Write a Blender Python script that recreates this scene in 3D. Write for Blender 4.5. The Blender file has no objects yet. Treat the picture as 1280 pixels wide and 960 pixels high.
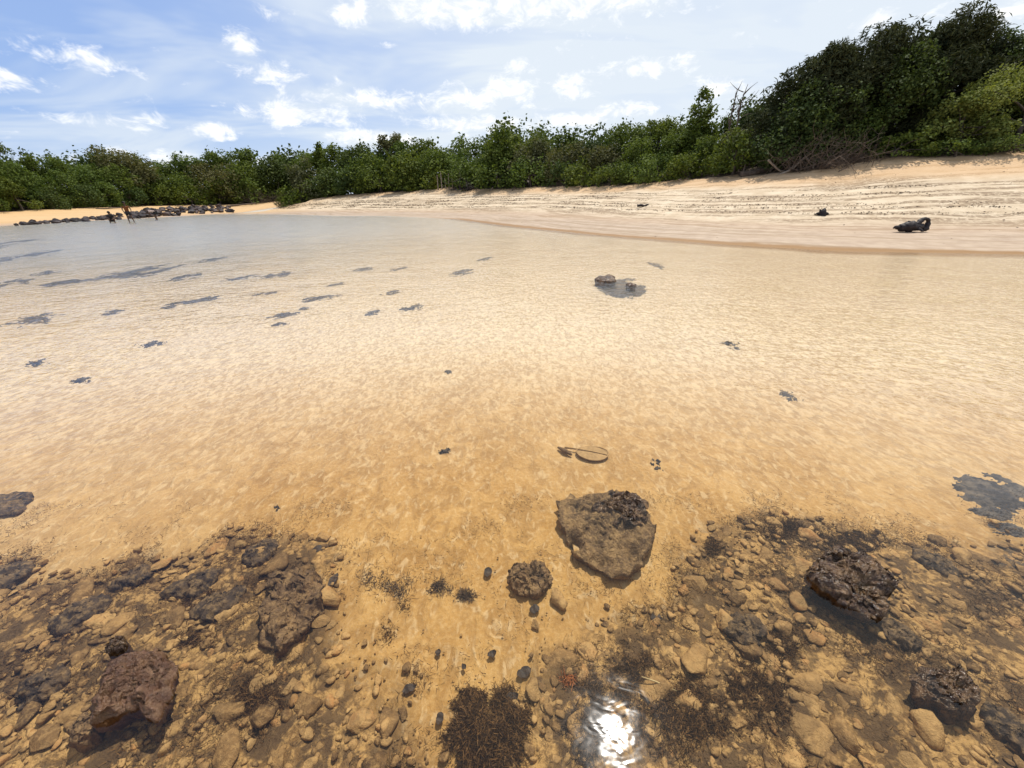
import bpy, bmesh, math
import numpy as np
from mathutils import Vector, Matrix

scene = bpy.context.scene
col = scene.collection
PI = math.pi

# ------------------------------------------------------------------ camera
H = 1.6                       # eye height above the water (m)
FPX = 482.0                   # focal length in pixels of a 1280 px wide picture
PITCH = math.atan((480 - 247.1) / FPX)
ROLL = math.radians(0.8)
fw = np.array([0, math.cos(PITCH), -math.sin(PITCH)])
u0 = np.array([0, math.sin(PITCH), math.cos(PITCH)])
r0 = np.array([1.0, 0, 0])
rt = math.cos(ROLL) * r0 - math.sin(ROLL) * u0
up = math.sin(ROLL) * r0 + math.cos(ROLL) * u0
cam_d = bpy.data.cameras.new('camera')
cam = bpy.data.objects.new('camera', cam_d)
col.objects.link(cam)
cam_d.sensor_width = 36.0
cam_d.lens = 36.0 * FPX / 1280.0
cam_d.clip_start = 0.05
cam_d.clip_end = 5000
cam.matrix_world = Matrix(((rt[0], up[0], -fw[0], 0), (rt[1], up[1], -fw[1], 0),
                           (rt[2], up[2], -fw[2], H), (0, 0, 0, 1)))
scene.camera = cam


def ray(px, py):
    v = fw * FPX + rt * (px - 640) + up * (480 - py)
    return v / np.linalg.norm(v)


def at_z(px, py, z=0.0):
    v = ray(px, py)
    return np.array([0, 0, H]) + v * ((z - H) / v[2])


# ------------------------------------------------------------------ light
SUN_EL = math.radians(66.0)
SUN_AZ = math.radians(26.5)   # clockwise from +Y
SUN_STRENGTH = 4.3
SKY_STRENGTH = 0.10
EXPOSURE = 0.16
sd = bpy.data.lights.new('sun', 'SUN')
sd.energy = SUN_STRENGTH
sd.angle = math.radians(0.53)
sd.color = (1.0, 0.955, 0.88)
sun = bpy.data.objects.new('sun', sd)
col.objects.link(sun)
sv = Vector((math.sin(SUN_AZ) * math.cos(SUN_EL), math.cos(SUN_AZ) * math.cos(SUN_EL), math.sin(SUN_EL)))
sun.rotation_euler = sv.to_track_quat('Z', 'Y').to_euler()
sun.location = (10, 20, 60)

world = bpy.data.worlds.new('World')
scene.world = world
world.use_nodes = True


class NT:
    """small node-tree helper"""
    def __init__(self, tree):
        self.t = tree
        tree.nodes.clear()

    def n(self, typ, props=None, **inp):
        nd = self.t.nodes.new(typ)
        for k, v in (props or {}).items():
            setattr(nd, k, v)
        for k, v in inp.items():
            self.set(nd, k, v)
        return nd

    def set(self, nd, k, v):
        if k.startswith('i') and k[1:].isdigit():
            s = nd.inputs[int(k[1:])]
        else:
            s = nd.inputs[k.replace('_', ' ')]
        if isinstance(v, bpy.types.NodeSocket):
            self.t.links.new(v, s)
        elif isinstance(v, bpy.types.Node):
            self.t.links.new(v.outputs[0], s)
        else:
            s.default_value = v

    def math(self, op, a, b=0.0, clamp=False):
        return self.n('ShaderNodeMath', {'operation': op, 'use_clamp': clamp}, i0=a, i1=b).outputs[0]

    def vmath(self, op, a, b=(0, 0, 0)):
        nd = self.n('ShaderNodeVectorMath', {'operation': op}, i0=a, i1=b)
        return nd.outputs[1] if op == 'LENGTH' else nd.outputs[0]

    def mix(self, f, a, b, mode='MIX'):
        nd = self.n('ShaderNodeMix', {'data_type': 'RGBA', 'blend_type': mode})
        self.set(nd, 'i0', f)
        self.set(nd, 'i6', a if not isinstance(a, tuple) else (*a, 1)[:4])
        self.set(nd, 'i7', b if not isinstance(b, tuple) else (*b, 1)[:4])
        return nd.outputs[2]

    def noise(self, vec, scale, detail=3.0, rough=0.55, dist=0.0):
        nd = self.n('ShaderNodeTexNoise', None, Scale=scale, Detail=detail, Roughness=rough, Distortion=dist)
        if vec is not None:
            self.set(nd, 'Vector', vec)
        return nd.outputs[0]

    def maprange(self, v, a, b, c=0.0, d=1.0, smooth=True):
        nd = self.n('ShaderNodeMapRange', {'interpolation_type': 'SMOOTHSTEP' if smooth else 'LINEAR'},
                    i0=v, i1=a, i2=b, i3=c, i4=d)
        return nd.outputs[0]

    def ramp(self, v, stops):
        nd = self.n('ShaderNodeValToRGB', None, i0=v)
        e = nd.color_ramp.elements
        while len(e) < len(stops):
            e.new(0.5)
        for k, (p, c) in enumerate(stops):
            e[k].position = p
            e[k].color = (*c, 1)[:4]
        return nd.outputs[0]


def build_world():
    w = NT(world.node_tree)
    out = w.n('ShaderNodeOutputWorld')
    bg = w.n('ShaderNodeBackground', None, Strength=SKY_STRENGTH)
    w.t.links.new(bg.outputs[0], out.inputs[0])
    sky = w.n('ShaderNodeTexSky', {'sky_type': 'NISHITA', 'sun_disc': False, 'sun_elevation': SUN_EL,
                                   'sun_rotation': SUN_AZ, 'altitude': 0.0, 'air_density': 1.0,
                                   'dust_density': 0.6, 'ozone_density': 2.0})
    tc = w.n('ShaderNodeTexCoord')
    d = tc.outputs['Generated']
    sep = w.n('ShaderNodeSeparateXYZ', None, i0=d)
    az = w.math('ARCTAN2', sep.outputs[0], sep.outputs[1])
    el = w.math('ARCSINE', sep.outputs[2])
    uv = w.n('ShaderNodeCombineXYZ', None, X=az, Y=el, Z=0.0).outputs[0]
    # wisps and veil: noise on a cloud plane overhead
    zc = w.math('ADD', w.math('MAXIMUM', sep.outputs[2], 0.0), 0.12)
    pl = w.n('ShaderNodeCombineXYZ', None, X=w.math('DIVIDE', sep.outputs[0], zc),
             Y=w.math('DIVIDE', sep.outputs[1], zc), Z=0.0).outputs[0]
    veil_n = w.noise(w.vmath('MULTIPLY', pl, (0.55, 0.9, 1)), 1.1, 4, 0.62, 0.6)
    # the veil thickens towards the right-hand sky (+X)
    lob = w.maprange(sep.outputs[0], -0.75, 0.25, 0.0, 1.0)
    veil = w.math('ADD', w.math('MULTIPLY', lob, 0.82), w.math('MULTIPLY', w.maprange(veil_n, 0.38, 0.68), 0.55))
    low = w.maprange(sep.outputs[2], 0.0, 0.16, 0.42, 0.0)
    veil = w.math('ADD', veil, low)
    veil = w.math('MINIMUM', w.math('MAXIMUM', veil, 0.06), 0.92)
    base = w.mix(0.55, sky.outputs[0], (3.0, 4.7, 9.2))
    base = w.mix(veil, base, (7.4, 8.05, 8.65))
    # cumulus puffs, each at its own bearing and height
    warp = w.noise(w.vmath('MULTIPLY', uv, (1, 1.7, 1)), 19.0, 4, 0.7, 0.4)
    clouds = [(303, 53, 21, 17, 1), (440, 14, 28, 17, 1), (345, 17, 24, 9, .6), (12, 96, 44, 17, .85),
              (262, 161, 32, 9, 1), (372, 144, 70, 14, 1.05), (345, 92, 50, 12, .55), (480, 127, 90, 12, .95),
              (592, 124, 40, 13, .95), (634, 113, 42, 16, 1.05), (712, 108, 30, 17, .95),
              (806, 84, 46, 13, .8), (856, 79, 18, 12, .95), (596, 155, 75, 11, 1), (465, 172, 65, 10, 1),
              (706, 150, 65, 9, .9), (906, 107, 34, 13, 1), (110, 74, 60, 15, .5), (555, 10, 95, 26, .95),
              (700, 4, 150, 28, 1), (1092, 27, 28, 15, 1.1), (1262, 15, 36, 15, 1),
              (775, 139, 42, 9, .9), (660, 85, 26, 9, .6), (140, 150, 70, 9, .4), (300, 200, 130, 9, .65)]
    acc = None
    for cx, cy, hw, hh, s in clouds:
        v = ray(cx, cy)
        a0, e0 = math.atan2(v[0], v[1]), math.asin(v[2])
        v1, v2 = ray(cx + hw, cy), ray(cx, cy - hh)
        da = abs(math.atan2(v1[0], v1[1]) - a0)
        de = abs(math.asin(v2[2]) - e0)
        va = w.n('ShaderNodeVectorMath', {'operation': 'MULTIPLY_ADD'}, i0=uv, i1=(1 / da, 1 / de, 0), i2=(-a0 / da, -e0 / de, 0))
        q = w.vmath('LENGTH', va.outputs[0])
        m = w.n('ShaderNodeMath', {'operation': 'MULTIPLY_ADD'}, i0=q, i1=-s, i2=1.25 * s).outputs[0]
        acc = m if acc is None else w.math('MAXIMUM', acc, m)
    acc = w.math('MAXIMUM', acc, -0.6)
    # further puffs all round the sky, out of the same kind of noise
    extra = w.noise(w.vmath('MULTIPLY', pl, (0.8, 1.0, 1)), 2.3, 2, 0.6)
    acc = w.math('MAXIMUM', acc, w.math('MULTIPLY', w.math('SUBTRACT', extra, 0.64), 4.5))
    dens = w.math('ADD', acc, w.math('MULTIPLY', w.math('SUBTRACT', warp, 0.5), 3.4))
    mask = w.maprange(dens, 0.0, 1.15)
    tone = w.mix(w.maprange(warp, 0.35, 0.65), (8.2, 8.6, 9.0), (10.6, 10.6, 10.5))
    w.set(bg, 'Color', w.mix(w.math('MULTIPLY', mask, 0.92), base, tone))


build_world()
vs = scene.view_settings
vs.view_transform = 'Standard'
vs.look = 'None'
vs.gamma = 1.0
vs.exposure = EXPOSURE
vs.use_curve_mapping = False
scene.render.engine = 'CYCLES'
scene.cycles.max_bounces = 5
scene.cycles.diffuse_bounces = 2
scene.cycles.glossy_bounces = 2
scene.cycles.transparent_max_bounces = 16
scene.cycles.sample_clamp_indirect = 4.0


# ------------------------------------------------------------------ helpers
def ss(a, b, x):
    t = np.clip((x - a) / (b - a), 0, 1)
    return t * t * (3 - 2 * t)


def _h(ix, iy, iz, seed):
    n = (ix * 374761393 + iy * 668265263 + iz * 2147483647 + seed * 144665) & 0xffffffff
    n = ((n ^ (n >> 13)) * 1274126177) & 0xffffffff
    n = ((n ^ (n >> 16)) * 2246822519) & 0xffffffff
    return ((n ^ (n >> 15)) & 0xffff) / 65535.0


def vnoise(p, seed=0):
    p = np.asarray(p, float)
    i = np.floor(p).astype(np.int64)
    f = p - i
    f = f * f * f * (f * (f * 6 - 15) + 10)
    r = 0
    for dx in (0, 1):
        for dy in (0, 1):
            for dz in (0, 1):
                wgt = (f[:, 0] if dx else 1 - f[:, 0]) * (f[:, 1] if dy else 1 - f[:, 1]) * (f[:, 2] if dz else 1 - f[:, 2])
                r = r + wgt * _h(i[:, 0] + dx, i[:, 1] + dy, i[:, 2] + dz, seed)
    return r * 2 - 1


def fbm(p, octv=4, seed=0, gain=0.5, ridged=False):
    p = np.asarray(p, float)
    s, a, t = 0, 1.0, 0
    for k in range(octv):
        n = vnoise(p * (2.03 ** k) + 17.3 * k, seed + k)
        s = s + a * ((1 - 2 * np.abs(n)) if ridged else n)
        t += a
        a *= gain
    return s / t


def P3(x, y, z=0.0):
    return np.stack([x, y, np.zeros_like(x) + z], 1)


def mesh_np(name, verts, faces, mat=None, smooth=True):
    """faces: (n,k) array of equal-sized polygons"""
    me = bpy.data.meshes.new(name)
    verts = np.asarray(verts, np.float32)
    faces = np.asarray(faces, np.int32)
    n, k = faces.shape
    me.vertices.add(len(verts))
    me.vertices.foreach_set('co', verts.ravel())
    me.loops.add(n * k)
    me.loops.foreach_set('vertex_index', faces.ravel())
    me.polygons.add(n)
    me.polygons.foreach_set('loop_start', np.arange(0, n * k, k, dtype=np.int32))
    me.polygons.foreach_set('use_smooth', np.full(n, smooth))
    me.update(calc_edges=True)
    if mat:
        me.materials.append(mat)
    return me


def attr(me, name, arr):
    a = me.attributes.new(name, 'FLOAT', 'POINT')
    a.data.foreach_set('value', np.asarray(arr, np.float32))


def obj(name, me, parent=None, loc=None, rz=0.0):
    o = bpy.data.objects.new(name, me)
    col.objects.link(o)
    if loc is not None:
        o.location = [float(c) for c in loc]
    o.rotation_euler[2] = rz
    if parent:
        o.parent = parent
    return o


def tag(o, label, cat, group=None):
    o['label'] = label
    o['category'] = cat
    if group:
        o['group'] = group
    return o


def structure(o):
    o['kind'] = 'structure'
    return o


def stuff(o, label, cat):
    o['kind'] = 'stuff'
    o['label'] = label
    if o.parent is None:
        o['category'] = cat
    return o


def new_mat(name):
    m = bpy.data.materials.new(name)
    m.use_nodes = True
    return m, NT(m.node_tree)


def finish(nt, color, rough=0.8, normal=None, spec=0.3, extra=None):
    out = nt.n('ShaderNodeOutputMaterial')
    b = nt.n('ShaderNodeBsdfPrincipled')
    nt.set(b, 'Base Color', color if not isinstance(color, tuple) else (*color, 1)[:4])
    nt.set(b, 'Roughness', rough)
    nt.set(b, 'Specular IOR Level', spec)
    if normal is not None:
        nt.set(b, 'Normal', normal)
    nt.t.links.new(b.outputs[0], out.inputs[0])
    return b, out


def tube_np(pts, rad, n=7, cap=True):
    pts = np.asarray(pts, float)
    rad = np.broadcast_to(np.asarray(rad, float), (len(pts),))
    tg = np.gradient(pts, axis=0)
    tg /= np.linalg.norm(tg, axis=1)[:, None] + 1e-9
    ref = np.array([0, 0, 1.0]) if abs(tg[0][2]) < 0.9 else np.array([1.0, 0, 0])
    vs_ = []
    for p, t, r in zip(pts, tg, rad):
        a = np.cross(t, ref)
        a /= np.linalg.norm(a) + 1e-9
        b = np.cross(t, a)
        ref = np.cross(a, t)
        th = np.arange(n) * 2 * PI / n
        vs_.append(p + r * (np.cos(th)[:, None] * a + np.sin(th)[:, None] * b))
    V = np.concatenate(vs_)
    m = len(pts)
    i, j = np.meshgrid(np.arange(m - 1), np.arange(n), indexing='ij')
    a = (i * n + j).ravel()
    b = (i * n + (j + 1) % n).ravel()
    F = np.stack([a, b, b + n, a + n], 1)
    if cap:
        V = np.concatenate([V, pts[:1], pts[-1:]])
        c0, c1 = len(V) - 2, len(V) - 1
        k = np.arange(n)
        k2 = (k + 1) % n
        F = np.concatenate([F, np.stack([k2, k, np.full(n, c0), np.full(n, c0)], 1)[:, [0, 1, 2, 2]],
                            np.stack([k + (m - 1) * n, k2 + (m - 1) * n, np.full(n, c1), np.full(n, c1)], 1)])
    return V, F


def join_np(parts):
    vs_, fs_, o = [], [], 0
    for v, f in parts:
        vs_.append(v)
        fs_.append(f + o)
        o += len(v)
    return np.concatenate(vs_), np.concatenate(fs_)


def tube_mesh(name, parts, mat):
    """parts of quads, the caps hold doubled corners: build through polygons of 3 or 4"""
    V, F = join_np(parts)
    me = bpy.data.meshes.new(name)
    me.from_pydata([tuple(v) for v in V], [], [tuple(f[:3]) if f[2] == f[3] else tuple(f) for f in F.tolist()])
    me.polygons.foreach_set('use_smooth', np.full(len(me.polygons), True))
    me.materials.append(mat)
    me.update()
    return me


WORDS = ['first', 'second', 'third', 'fourth', 'fifth', 'sixth', 'seventh', 'eighth', 'ninth', 'tenth', 'eleventh',
         'twelfth', 'thirteenth', 'fourteenth', 'fifteenth', 'sixteenth', 'seventeenth', 'eighteenth', 'nineteenth']
TENS = {20: 'twent', 30: 'thirt', 40: 'fort', 50: 'fift', 60: 'sixt', 70: 'sevent'}


def ordinal(k):
    if k < 20:
        return WORDS[k - 1]
    t, o = k // 10 * 10, k % 10
    return TENS[t] + ('ieth' if o == 0 else 'y-' + WORDS[o - 1])


# ------------------------------------------------------------------ lie of the land
SHORE_PX = [(0, 283), (100, 277), (180, 273), (270, 268), (350, 268), (420, 270), (480, 270), (570, 274), (640, 283),
            (750, 294), (900, 305), (1050, 314), (1280, 318)]
SHORE = np.array([(-90, -120), (-46, 0), (-42, 20)] + [tuple(at_z(*p)[:2]) for p in SHORE_PX] + [(24, 6.5), (40, 0), (120, -60)])


def sdist(x, y, L):
    best = np.full(x.shape, 1e12)
    sgn = np.ones(x.shape)
    for a, b in zip(L[:-1], L[1:]):
        e = b - a
        t = np.clip(((x - a[0]) * e[0] + (y - a[1]) * e[1]) / (e @ e), 0, 1)
        q = (x - a[0] - t * e[0]) ** 2 + (y - a[1] - t * e[1]) ** 2
        c = e[0] * (y - a[1]) - e[1] * (x - a[0])
        m = q < best - 1e-9
        best = np.where(m, q, best)
        sgn = np.where(m, np.sign(c), sgn)
    return np.sqrt(best) * sgn


def terrain(x, y):
    d = sdist(x, y, SHORE)
    k = .42 + .43 * ss(-48, -20, x) + .15 * ss(-20, 2, x) + .35 * ss(12, 34, x)
    pr = .05 * np.clip(d, 0, 7) + .22 * np.clip(d - 7, 0, 14) + .05 * np.clip(d - 21, 0, 120)
    return np.where(d > 0, k * pr, np.maximum(d * .03, -.12))


def t1(x, y):
    return float(terrain(np.array([x]), np.array([y]))[0])


_T = np.concatenate([np.arange(1, 30, .02), np.arange(30, 160, .1)])


def hit(px, py):
    v = ray(px, py)
    x, y, z = v[0] * _T, v[1] * _T, H + v[2] * _T
    h = terrain(x, y)
    b = np.where(z < h)[0]
    i = b[0] if len(b) else -1
    return np.array([x[i], y[i], h[i]])


VEG_PX = [(0, 268), (60, 264), (130, 260), (200, 258), (290, 256.5), (350, 251.5), (440, 244), (520, 239), (600, 238), (700, 236),
          (800, 232), (900, 225), (960, 221), (1000, 220), (1050, 208), (1130, 203), (1200, 200), (1280, 195)]
VEG = np.array([(-130, -120), (-66, 0), (-58, 30)] + [tuple(hit(*p)[:2]) for p in VEG_PX] + [(34, 20), (60, 10), (140, -40)])


def poly_px(pts, z):
    return np.array([at_z(a, b, z)[:2] for a, b in pts])


def in_poly_sd(x, y, poly):
    q = np.vstack([poly, poly[:1]])
    best = np.full(x.shape, 1e9)
    ins = np.zeros(x.shape, bool)
    for a, b in zip(q[:-1], q[1:]):
        e = b - a
        t = np.clip(((x - a[0]) * e[0] + (y - a[1]) * e[1]) / (e @ e), 0, 1)
        best = np.minimum(best, (x - a[0] - t * e[0]) ** 2 + (y - a[1] - t * e[1]) ** 2)
        c = ((a[1] > y) != (b[1] > y)) & (x < (b[0] - a[0]) * (y - a[1]) / (b[1] - a[1] + 1e-12) + a[0])
        ins ^= c
    s = np.sqrt(best)
    return np.where(ins, s, -s)


ZONE_L = poly_px([(-220, 740), (-60, 735), (60, 715), (180, 690), (300, 680), (400, 700), (440, 760), (430, 830), (500, 960), (540, 1120), (-500, 1120), (-400, 860)], -.1)
ZONE_R = poly_px([(850, 690), (900, 668), (1000, 655), (1120, 665), (1280, 690), (1480, 720), (1700, 900), (1700, 1120), (640, 1120), (690, 960), (720, 850), (800, 800), (850, 750)], -.1)


def rocky(x, y):
    p = P3(x, y)
    w = fbm(p * 2.6, 4, 5) * .16 + fbm(p * 9, 3, 8) * .05
    a = ss(-.16, .14, in_poly_sd(x, y, ZONE_L) + w * 1.5)
    b = ss(-.16, .14, in_poly_sd(x, y, ZONE_R) + w * 1.5)
    return np.maximum(a, b)


# ------------------------------------------------------------------ ground sheet
def graded(core0, core1, step, lo, hi, ratio):
    m = list(np.arange(core0, core1 + step / 2, step))
    s, v = step, m[-1]
    while v < hi:
        s *= ratio
        v += s
        m.append(v)
    s, v = step, m[0]
    f = []
    while v > lo:
        s *= ratio
        v -= s
        f.append(v)
    return np.array(f[::-1] + m)


def build_ground():
    xs = graded(-3.4, 3.4, .018, -700, 700, 1.042)
    ys = graded(.25, 2.2, .018, -600, 900, 1.03)
    X, Y = np.meshgrid(xs, ys)
    x, y = X.ravel(), Y.ravel()
    z = terrain(x, y)
    d = sdist(x, y, SHORE)
    dv = sdist(x, y, VEG)
    rk = np.zeros_like(x)
    near = (np.abs(x) < 7) & (y < 6) & (y > -4)
    rk[near] = rocky(x[near], y[near])
    pn = P3(x[near], y[near])
    # lumpy crust of cobble-sized swellings in the rocky zones, soft undulation in the sand
    lump = fbm(pn * 13, 3, 21, .55, True) * .012 + fbm(pn * 4, 3, 22) * .014
    z[near] += rk[near] * (lump + .012) + (1 - rk[near]) * (fbm(pn * 3.2, 3, 31) * .006 + fbm(pn * np.array([6, 11, 1]), 2, 32) * .0035)
    bch = (d > -1) & (d < 60)
    pb = P3(x[bch], y[bch])
    z[bch] += ss(0, 2, d[bch]) * (fbm(pb * .35, 3, 41) * .10 + fbm(pb * 1.3, 2, 42) * .03)
    # small wrack steps running along the beach
    dd = d[bch] + fbm(pb * .12, 2, 44) * 1.6
    z[bch] += ss(7, 9, d[bch]) * ss(22, 18, d[bch]) * .016 * np.sin(dd * 3.4)
    z[bch] += np.exp(-((dv[bch] + .2) / .9) ** 2) * .12
    V = np.stack([x, y, z], 1)
    ny, nx = X.shape
    i, j = np.meshgrid(np.arange(ny - 1), np.arange(nx - 1), indexing='ij')
    a = (i * nx + j).ravel()
    F = np.stack([a, a + 1, a + nx + 1, a + nx], 1)
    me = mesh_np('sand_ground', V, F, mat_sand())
    attr(me, 'shore', np.clip(d, -60, 80))
    attr(me, 'veg', np.clip(dv, -80, 80))
    attr(me, 'rocky', rk)
    return structure(obj('sand_ground', me))


def mat_sand():
    m, t = new_mat('sand')
    pos = t.n('ShaderNodeNewGeometry').outputs['Position']
    A = lambda n: t.n('ShaderNodeAttribute', {'attribute_name': n}).outputs['Fac']
    d, dv, rk = A('shore'), A('veg'), A('rocky')
    xyz = t.n('ShaderNodeSeparateXYZ', None, i0=pos)
    big = t.noise(pos, .35, 4, .55)
    med = t.noise(pos, 2.2, 3, .6)
    fine = t.noise(pos, 42, 3, .65)
    grain = t.noise(pos, 160, 2, .7)
    rip = t.noise(t.vmath('MULTIPLY', pos, (1.12, .78, 1)), 8.5, 3, .55, 1.1)
    rip2 = t.noise(t.vmath('MULTIPLY', pos, (1.2, .66, 1)), 19, 3, .55, .8)
    # lake bed sand
    bed = t.mix(t.maprange(med, .3, .7), (.335, .188, .056), (.425, .258, .090))
    bed = t.mix(t.math('MULTIPLY', t.maprange(fine, .35, .75), .45), bed, (.56, .39, .19))
    bed = t.mix(t.math('MULTIPLY', t.maprange(rip, .60, .36), .55), bed, (.235, .128, .040))
    bed = t.mix(t.math('MULTIPLY', t.maprange(big, .45, .7), .35), bed, (.52, .38, .21))
    # bed paled with distance: the water's pale sky sheen painted in, streaked by ripples
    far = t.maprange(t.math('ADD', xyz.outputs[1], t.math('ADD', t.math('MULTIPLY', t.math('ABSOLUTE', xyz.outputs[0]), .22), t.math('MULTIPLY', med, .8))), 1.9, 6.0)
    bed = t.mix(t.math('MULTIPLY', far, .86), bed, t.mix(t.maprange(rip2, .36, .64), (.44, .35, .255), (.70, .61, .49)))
    # sky reflection on the far left water, painted as grey into the bed
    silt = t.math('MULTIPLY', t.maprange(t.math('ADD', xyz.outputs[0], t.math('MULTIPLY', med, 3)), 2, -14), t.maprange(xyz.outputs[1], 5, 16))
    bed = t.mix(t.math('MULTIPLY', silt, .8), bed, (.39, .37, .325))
    bed = t.mix(t.math('MULTIPLY', t.maprange(t.math('SUBTRACT', rip2, t.math('MULTIPLY', rip, .3)), .38, .56), .42), bed, (.64, .50, .31))  # pale strands coloured in for both sand ripples and caustic light
    # dark specks of litter
    speck = t.math('MULTIPLY', t.maprange(t.noise(pos, 26, 3, .7), .66, .74), t.maprange(med, .45, .62))
    bed = t.mix(t.math('MULTIPLY', speck, .8), bed, (.09, .055, .03))
    # silt and brown turf between the stones
    turf = t.noise(pos, 7.5, 4, .68, .4)
    turf2 = t.noise(pos, 24, 4, .7, .3)
    rcol = t.mix(t.maprange(turf2, .36, .60), (.10, .055, .022), (.41, .255, .10))
    rcol = t.mix(t.math('MULTIPLY', t.maprange(turf, .46, .56), .85), rcol, (.050, .030, .017))
    bed = t.mix(t.math('MULTIPLY', rk, t.maprange(turf2, .22, .5, .55, 1.0)), bed, rcol)
    # beach
    wig = t.math('ADD', d, t.math('MULTIPLY', t.math('SUBTRACT', t.noise(pos, .12, 2, .5), .5), 2.4))
    wet = t.mix(t.maprange(med, .3, .7), (.38, .275, .19), (.475, .36, .255))
    lines_v = t.n('ShaderNodeCombineXYZ', None, X=t.math('MULTIPLY', wig, 2.2), Y=t.math('MULTIPLY', xyz.outputs[0], .12),
                  Z=t.math('MULTIPLY', xyz.outputs[1], .12)).outputs[0]
    lines = t.noise(lines_v, 1.0, 4, .6)
    wet = t.mix(t.math('MULTIPLY', t.maprange(lines, .46, .62), .6), wet, (.27, .175, .09))
    dry = t.mix(t.maprange(t.noise(pos, 1.1, 4, .65), .3, .7), (.50, .385, .255), (.64, .52, .37))
    peb = t.noise(pos, 5.5, 4, .75)
    dark = t.math('MULTIPLY', t.maprange(lines, .49, .56), t.maprange(peb, .36, .54))
    dry = t.mix(t.math('MULTIPLY', dark, .85), dry, (.22, .15, .09))
    beach = t.mix(t.maprange(wig, 5.8, 8.6), wet, dry)
    beach = t.mix(t.math('MULTIPLY', t.maprange(t.math('ADD', dv, t.maprange(xyz.outputs[0], 12, 24, 0, 1.3)), -3.2, -.8), .7), beach, (.56, .35, .175))
    left = t.maprange(xyz.outputs[0], -26, -44)
    beach = t.mix(t.math('MULTIPLY', left, t.maprange(d, .5, 3, 0, .85)), beach, (.54, .35, .17))
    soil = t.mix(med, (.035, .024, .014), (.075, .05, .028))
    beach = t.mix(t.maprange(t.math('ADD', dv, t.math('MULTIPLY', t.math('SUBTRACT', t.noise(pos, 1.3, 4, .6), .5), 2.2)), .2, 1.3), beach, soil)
    # brown line of fine litter at the water's edge, right of the bay's bend
    edge = t.math('MULTIPLY', t.maprange(t.math('ABSOLUTE', t.math('ADD', d, t.math('MULTIPLY', t.math('SUBTRACT', t.noise(pos, .8, 4, .7), .5), .9))), .85, .38),
                  t.maprange(xyz.outputs[0], -9, -3))
    c = t.mix(t.maprange(d, -.05, .35), bed, beach)
    c = t.mix(t.math('MULTIPLY', edge, .9), c, (.25, .125, .030))
    c = t.mix(t.math('MULTIPLY', t.maprange(grain, .3, .7), .22), c, t.mix(1.0, c, (.55, .5, .45), 'MULTIPLY'))
    # relief
    under = t.maprange(d, .3, -.3)
    hgt = t.math('ADD', t.math('MULTIPLY', t.math('MULTIPLY', t.math('ADD', t.math('MULTIPLY', rip2, .55), t.math('MULTIPLY', rip, 1.6)), under), .013),
                 t.math('ADD', t.math('MULTIPLY', fine, .004), t.math('MULTIPLY', grain, .0012)))
    hgt = t.math('ADD', hgt, t.math('MULTIPLY', t.math('MULTIPLY', rk, turf2), .022))
    hgt = t.math('ADD', hgt, t.math('MULTIPLY', t.math('MULTIPLY', t.maprange(d, 0, 4), peb), .035))
    bmp = t.n('ShaderNodeBump', None, Strength=1.0, Distance=1.0, Height=hgt)
    rough = t.maprange(t.math('ABSOLUTE', t.math('SUBTRACT', d, 2)), 1.5, 4.0, .5, .9)
    finish(t, c, rough, bmp.outputs[0], .25)
    return m


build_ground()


# ------------------------------------------------------------------ water
def build_water():
    m, t = new_mat('water')
    pos = t.n('ShaderNodeNewGeometry').outputs['Position']
    n1 = t.noise(t.vmath('MULTIPLY', pos, (.8, 1.2, 1)), 5.0, 3, .55, .4)
    n2 = t.noise(t.vmath('MULTIPLY', pos, (.8, 1.2, 1)), 15.0, 2, .5, .5)
    n3 = t.noise(pos, .9, 2, .5)
    h = t.math('ADD', t.math('MULTIPLY', n1, .020), t.math('MULTIPLY', n2, .0075))
    h = t.math('MULTIPLY', h, t.maprange(n3, .3, .7, .6, 1.25))
    # sheltered and nearly flat between the rocks, wind-ruffled further out
    rng_ = t.vmath('LENGTH', t.vmath('MULTIPLY', pos, (1, 1, 0)))
    h = t.math('MULTIPLY', h, t.maprange(rng_, 1.2, 9.0, .11, 1.5))
    b = t.n('ShaderNodeBump', None, Strength=1.0, Distance=1.0, Height=h)
    fr = t.n('ShaderNodeFresnel', None, IOR=1.333, Normal=b.outputs[0])
    tr = t.n('ShaderNodeBsdfTransparent', None, Color=(.985, .965, .90, 1))
    gl = t.n('ShaderNodeBsdfGlossy', None, Color=(1, 1, 1, 1), Roughness=t.maprange(rng_, 3, 25, .055, .20), Normal=b.outputs[0])
    mx = t.n('ShaderNodeMixShader', None, i0=fr.outputs[0], i1=tr.outputs[0], i2=gl.outputs[0])
    out = t.n('ShaderNodeOutputMaterial')
    t.t.links.new(mx.outputs[0], out.inputs[0])
    xs = np.linspace(-700, 700, 29)
    ys = np.linspace(-600, 240, 29)
    X, Y = np.meshgrid(xs, ys)
    V = np.stack([X.ravel(), Y.ravel(), np.zeros(X.size)], 1)
    i, j = np.meshgrid(np.arange(28), np.arange(28), indexing='ij')
    a = (i * 29 + j).ravel()
    me = mesh_np('water', V, np.stack([a, a + 1, a + 30, a + 29], 1), m)
    return structure(obj('water', me))


build_water()


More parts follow.
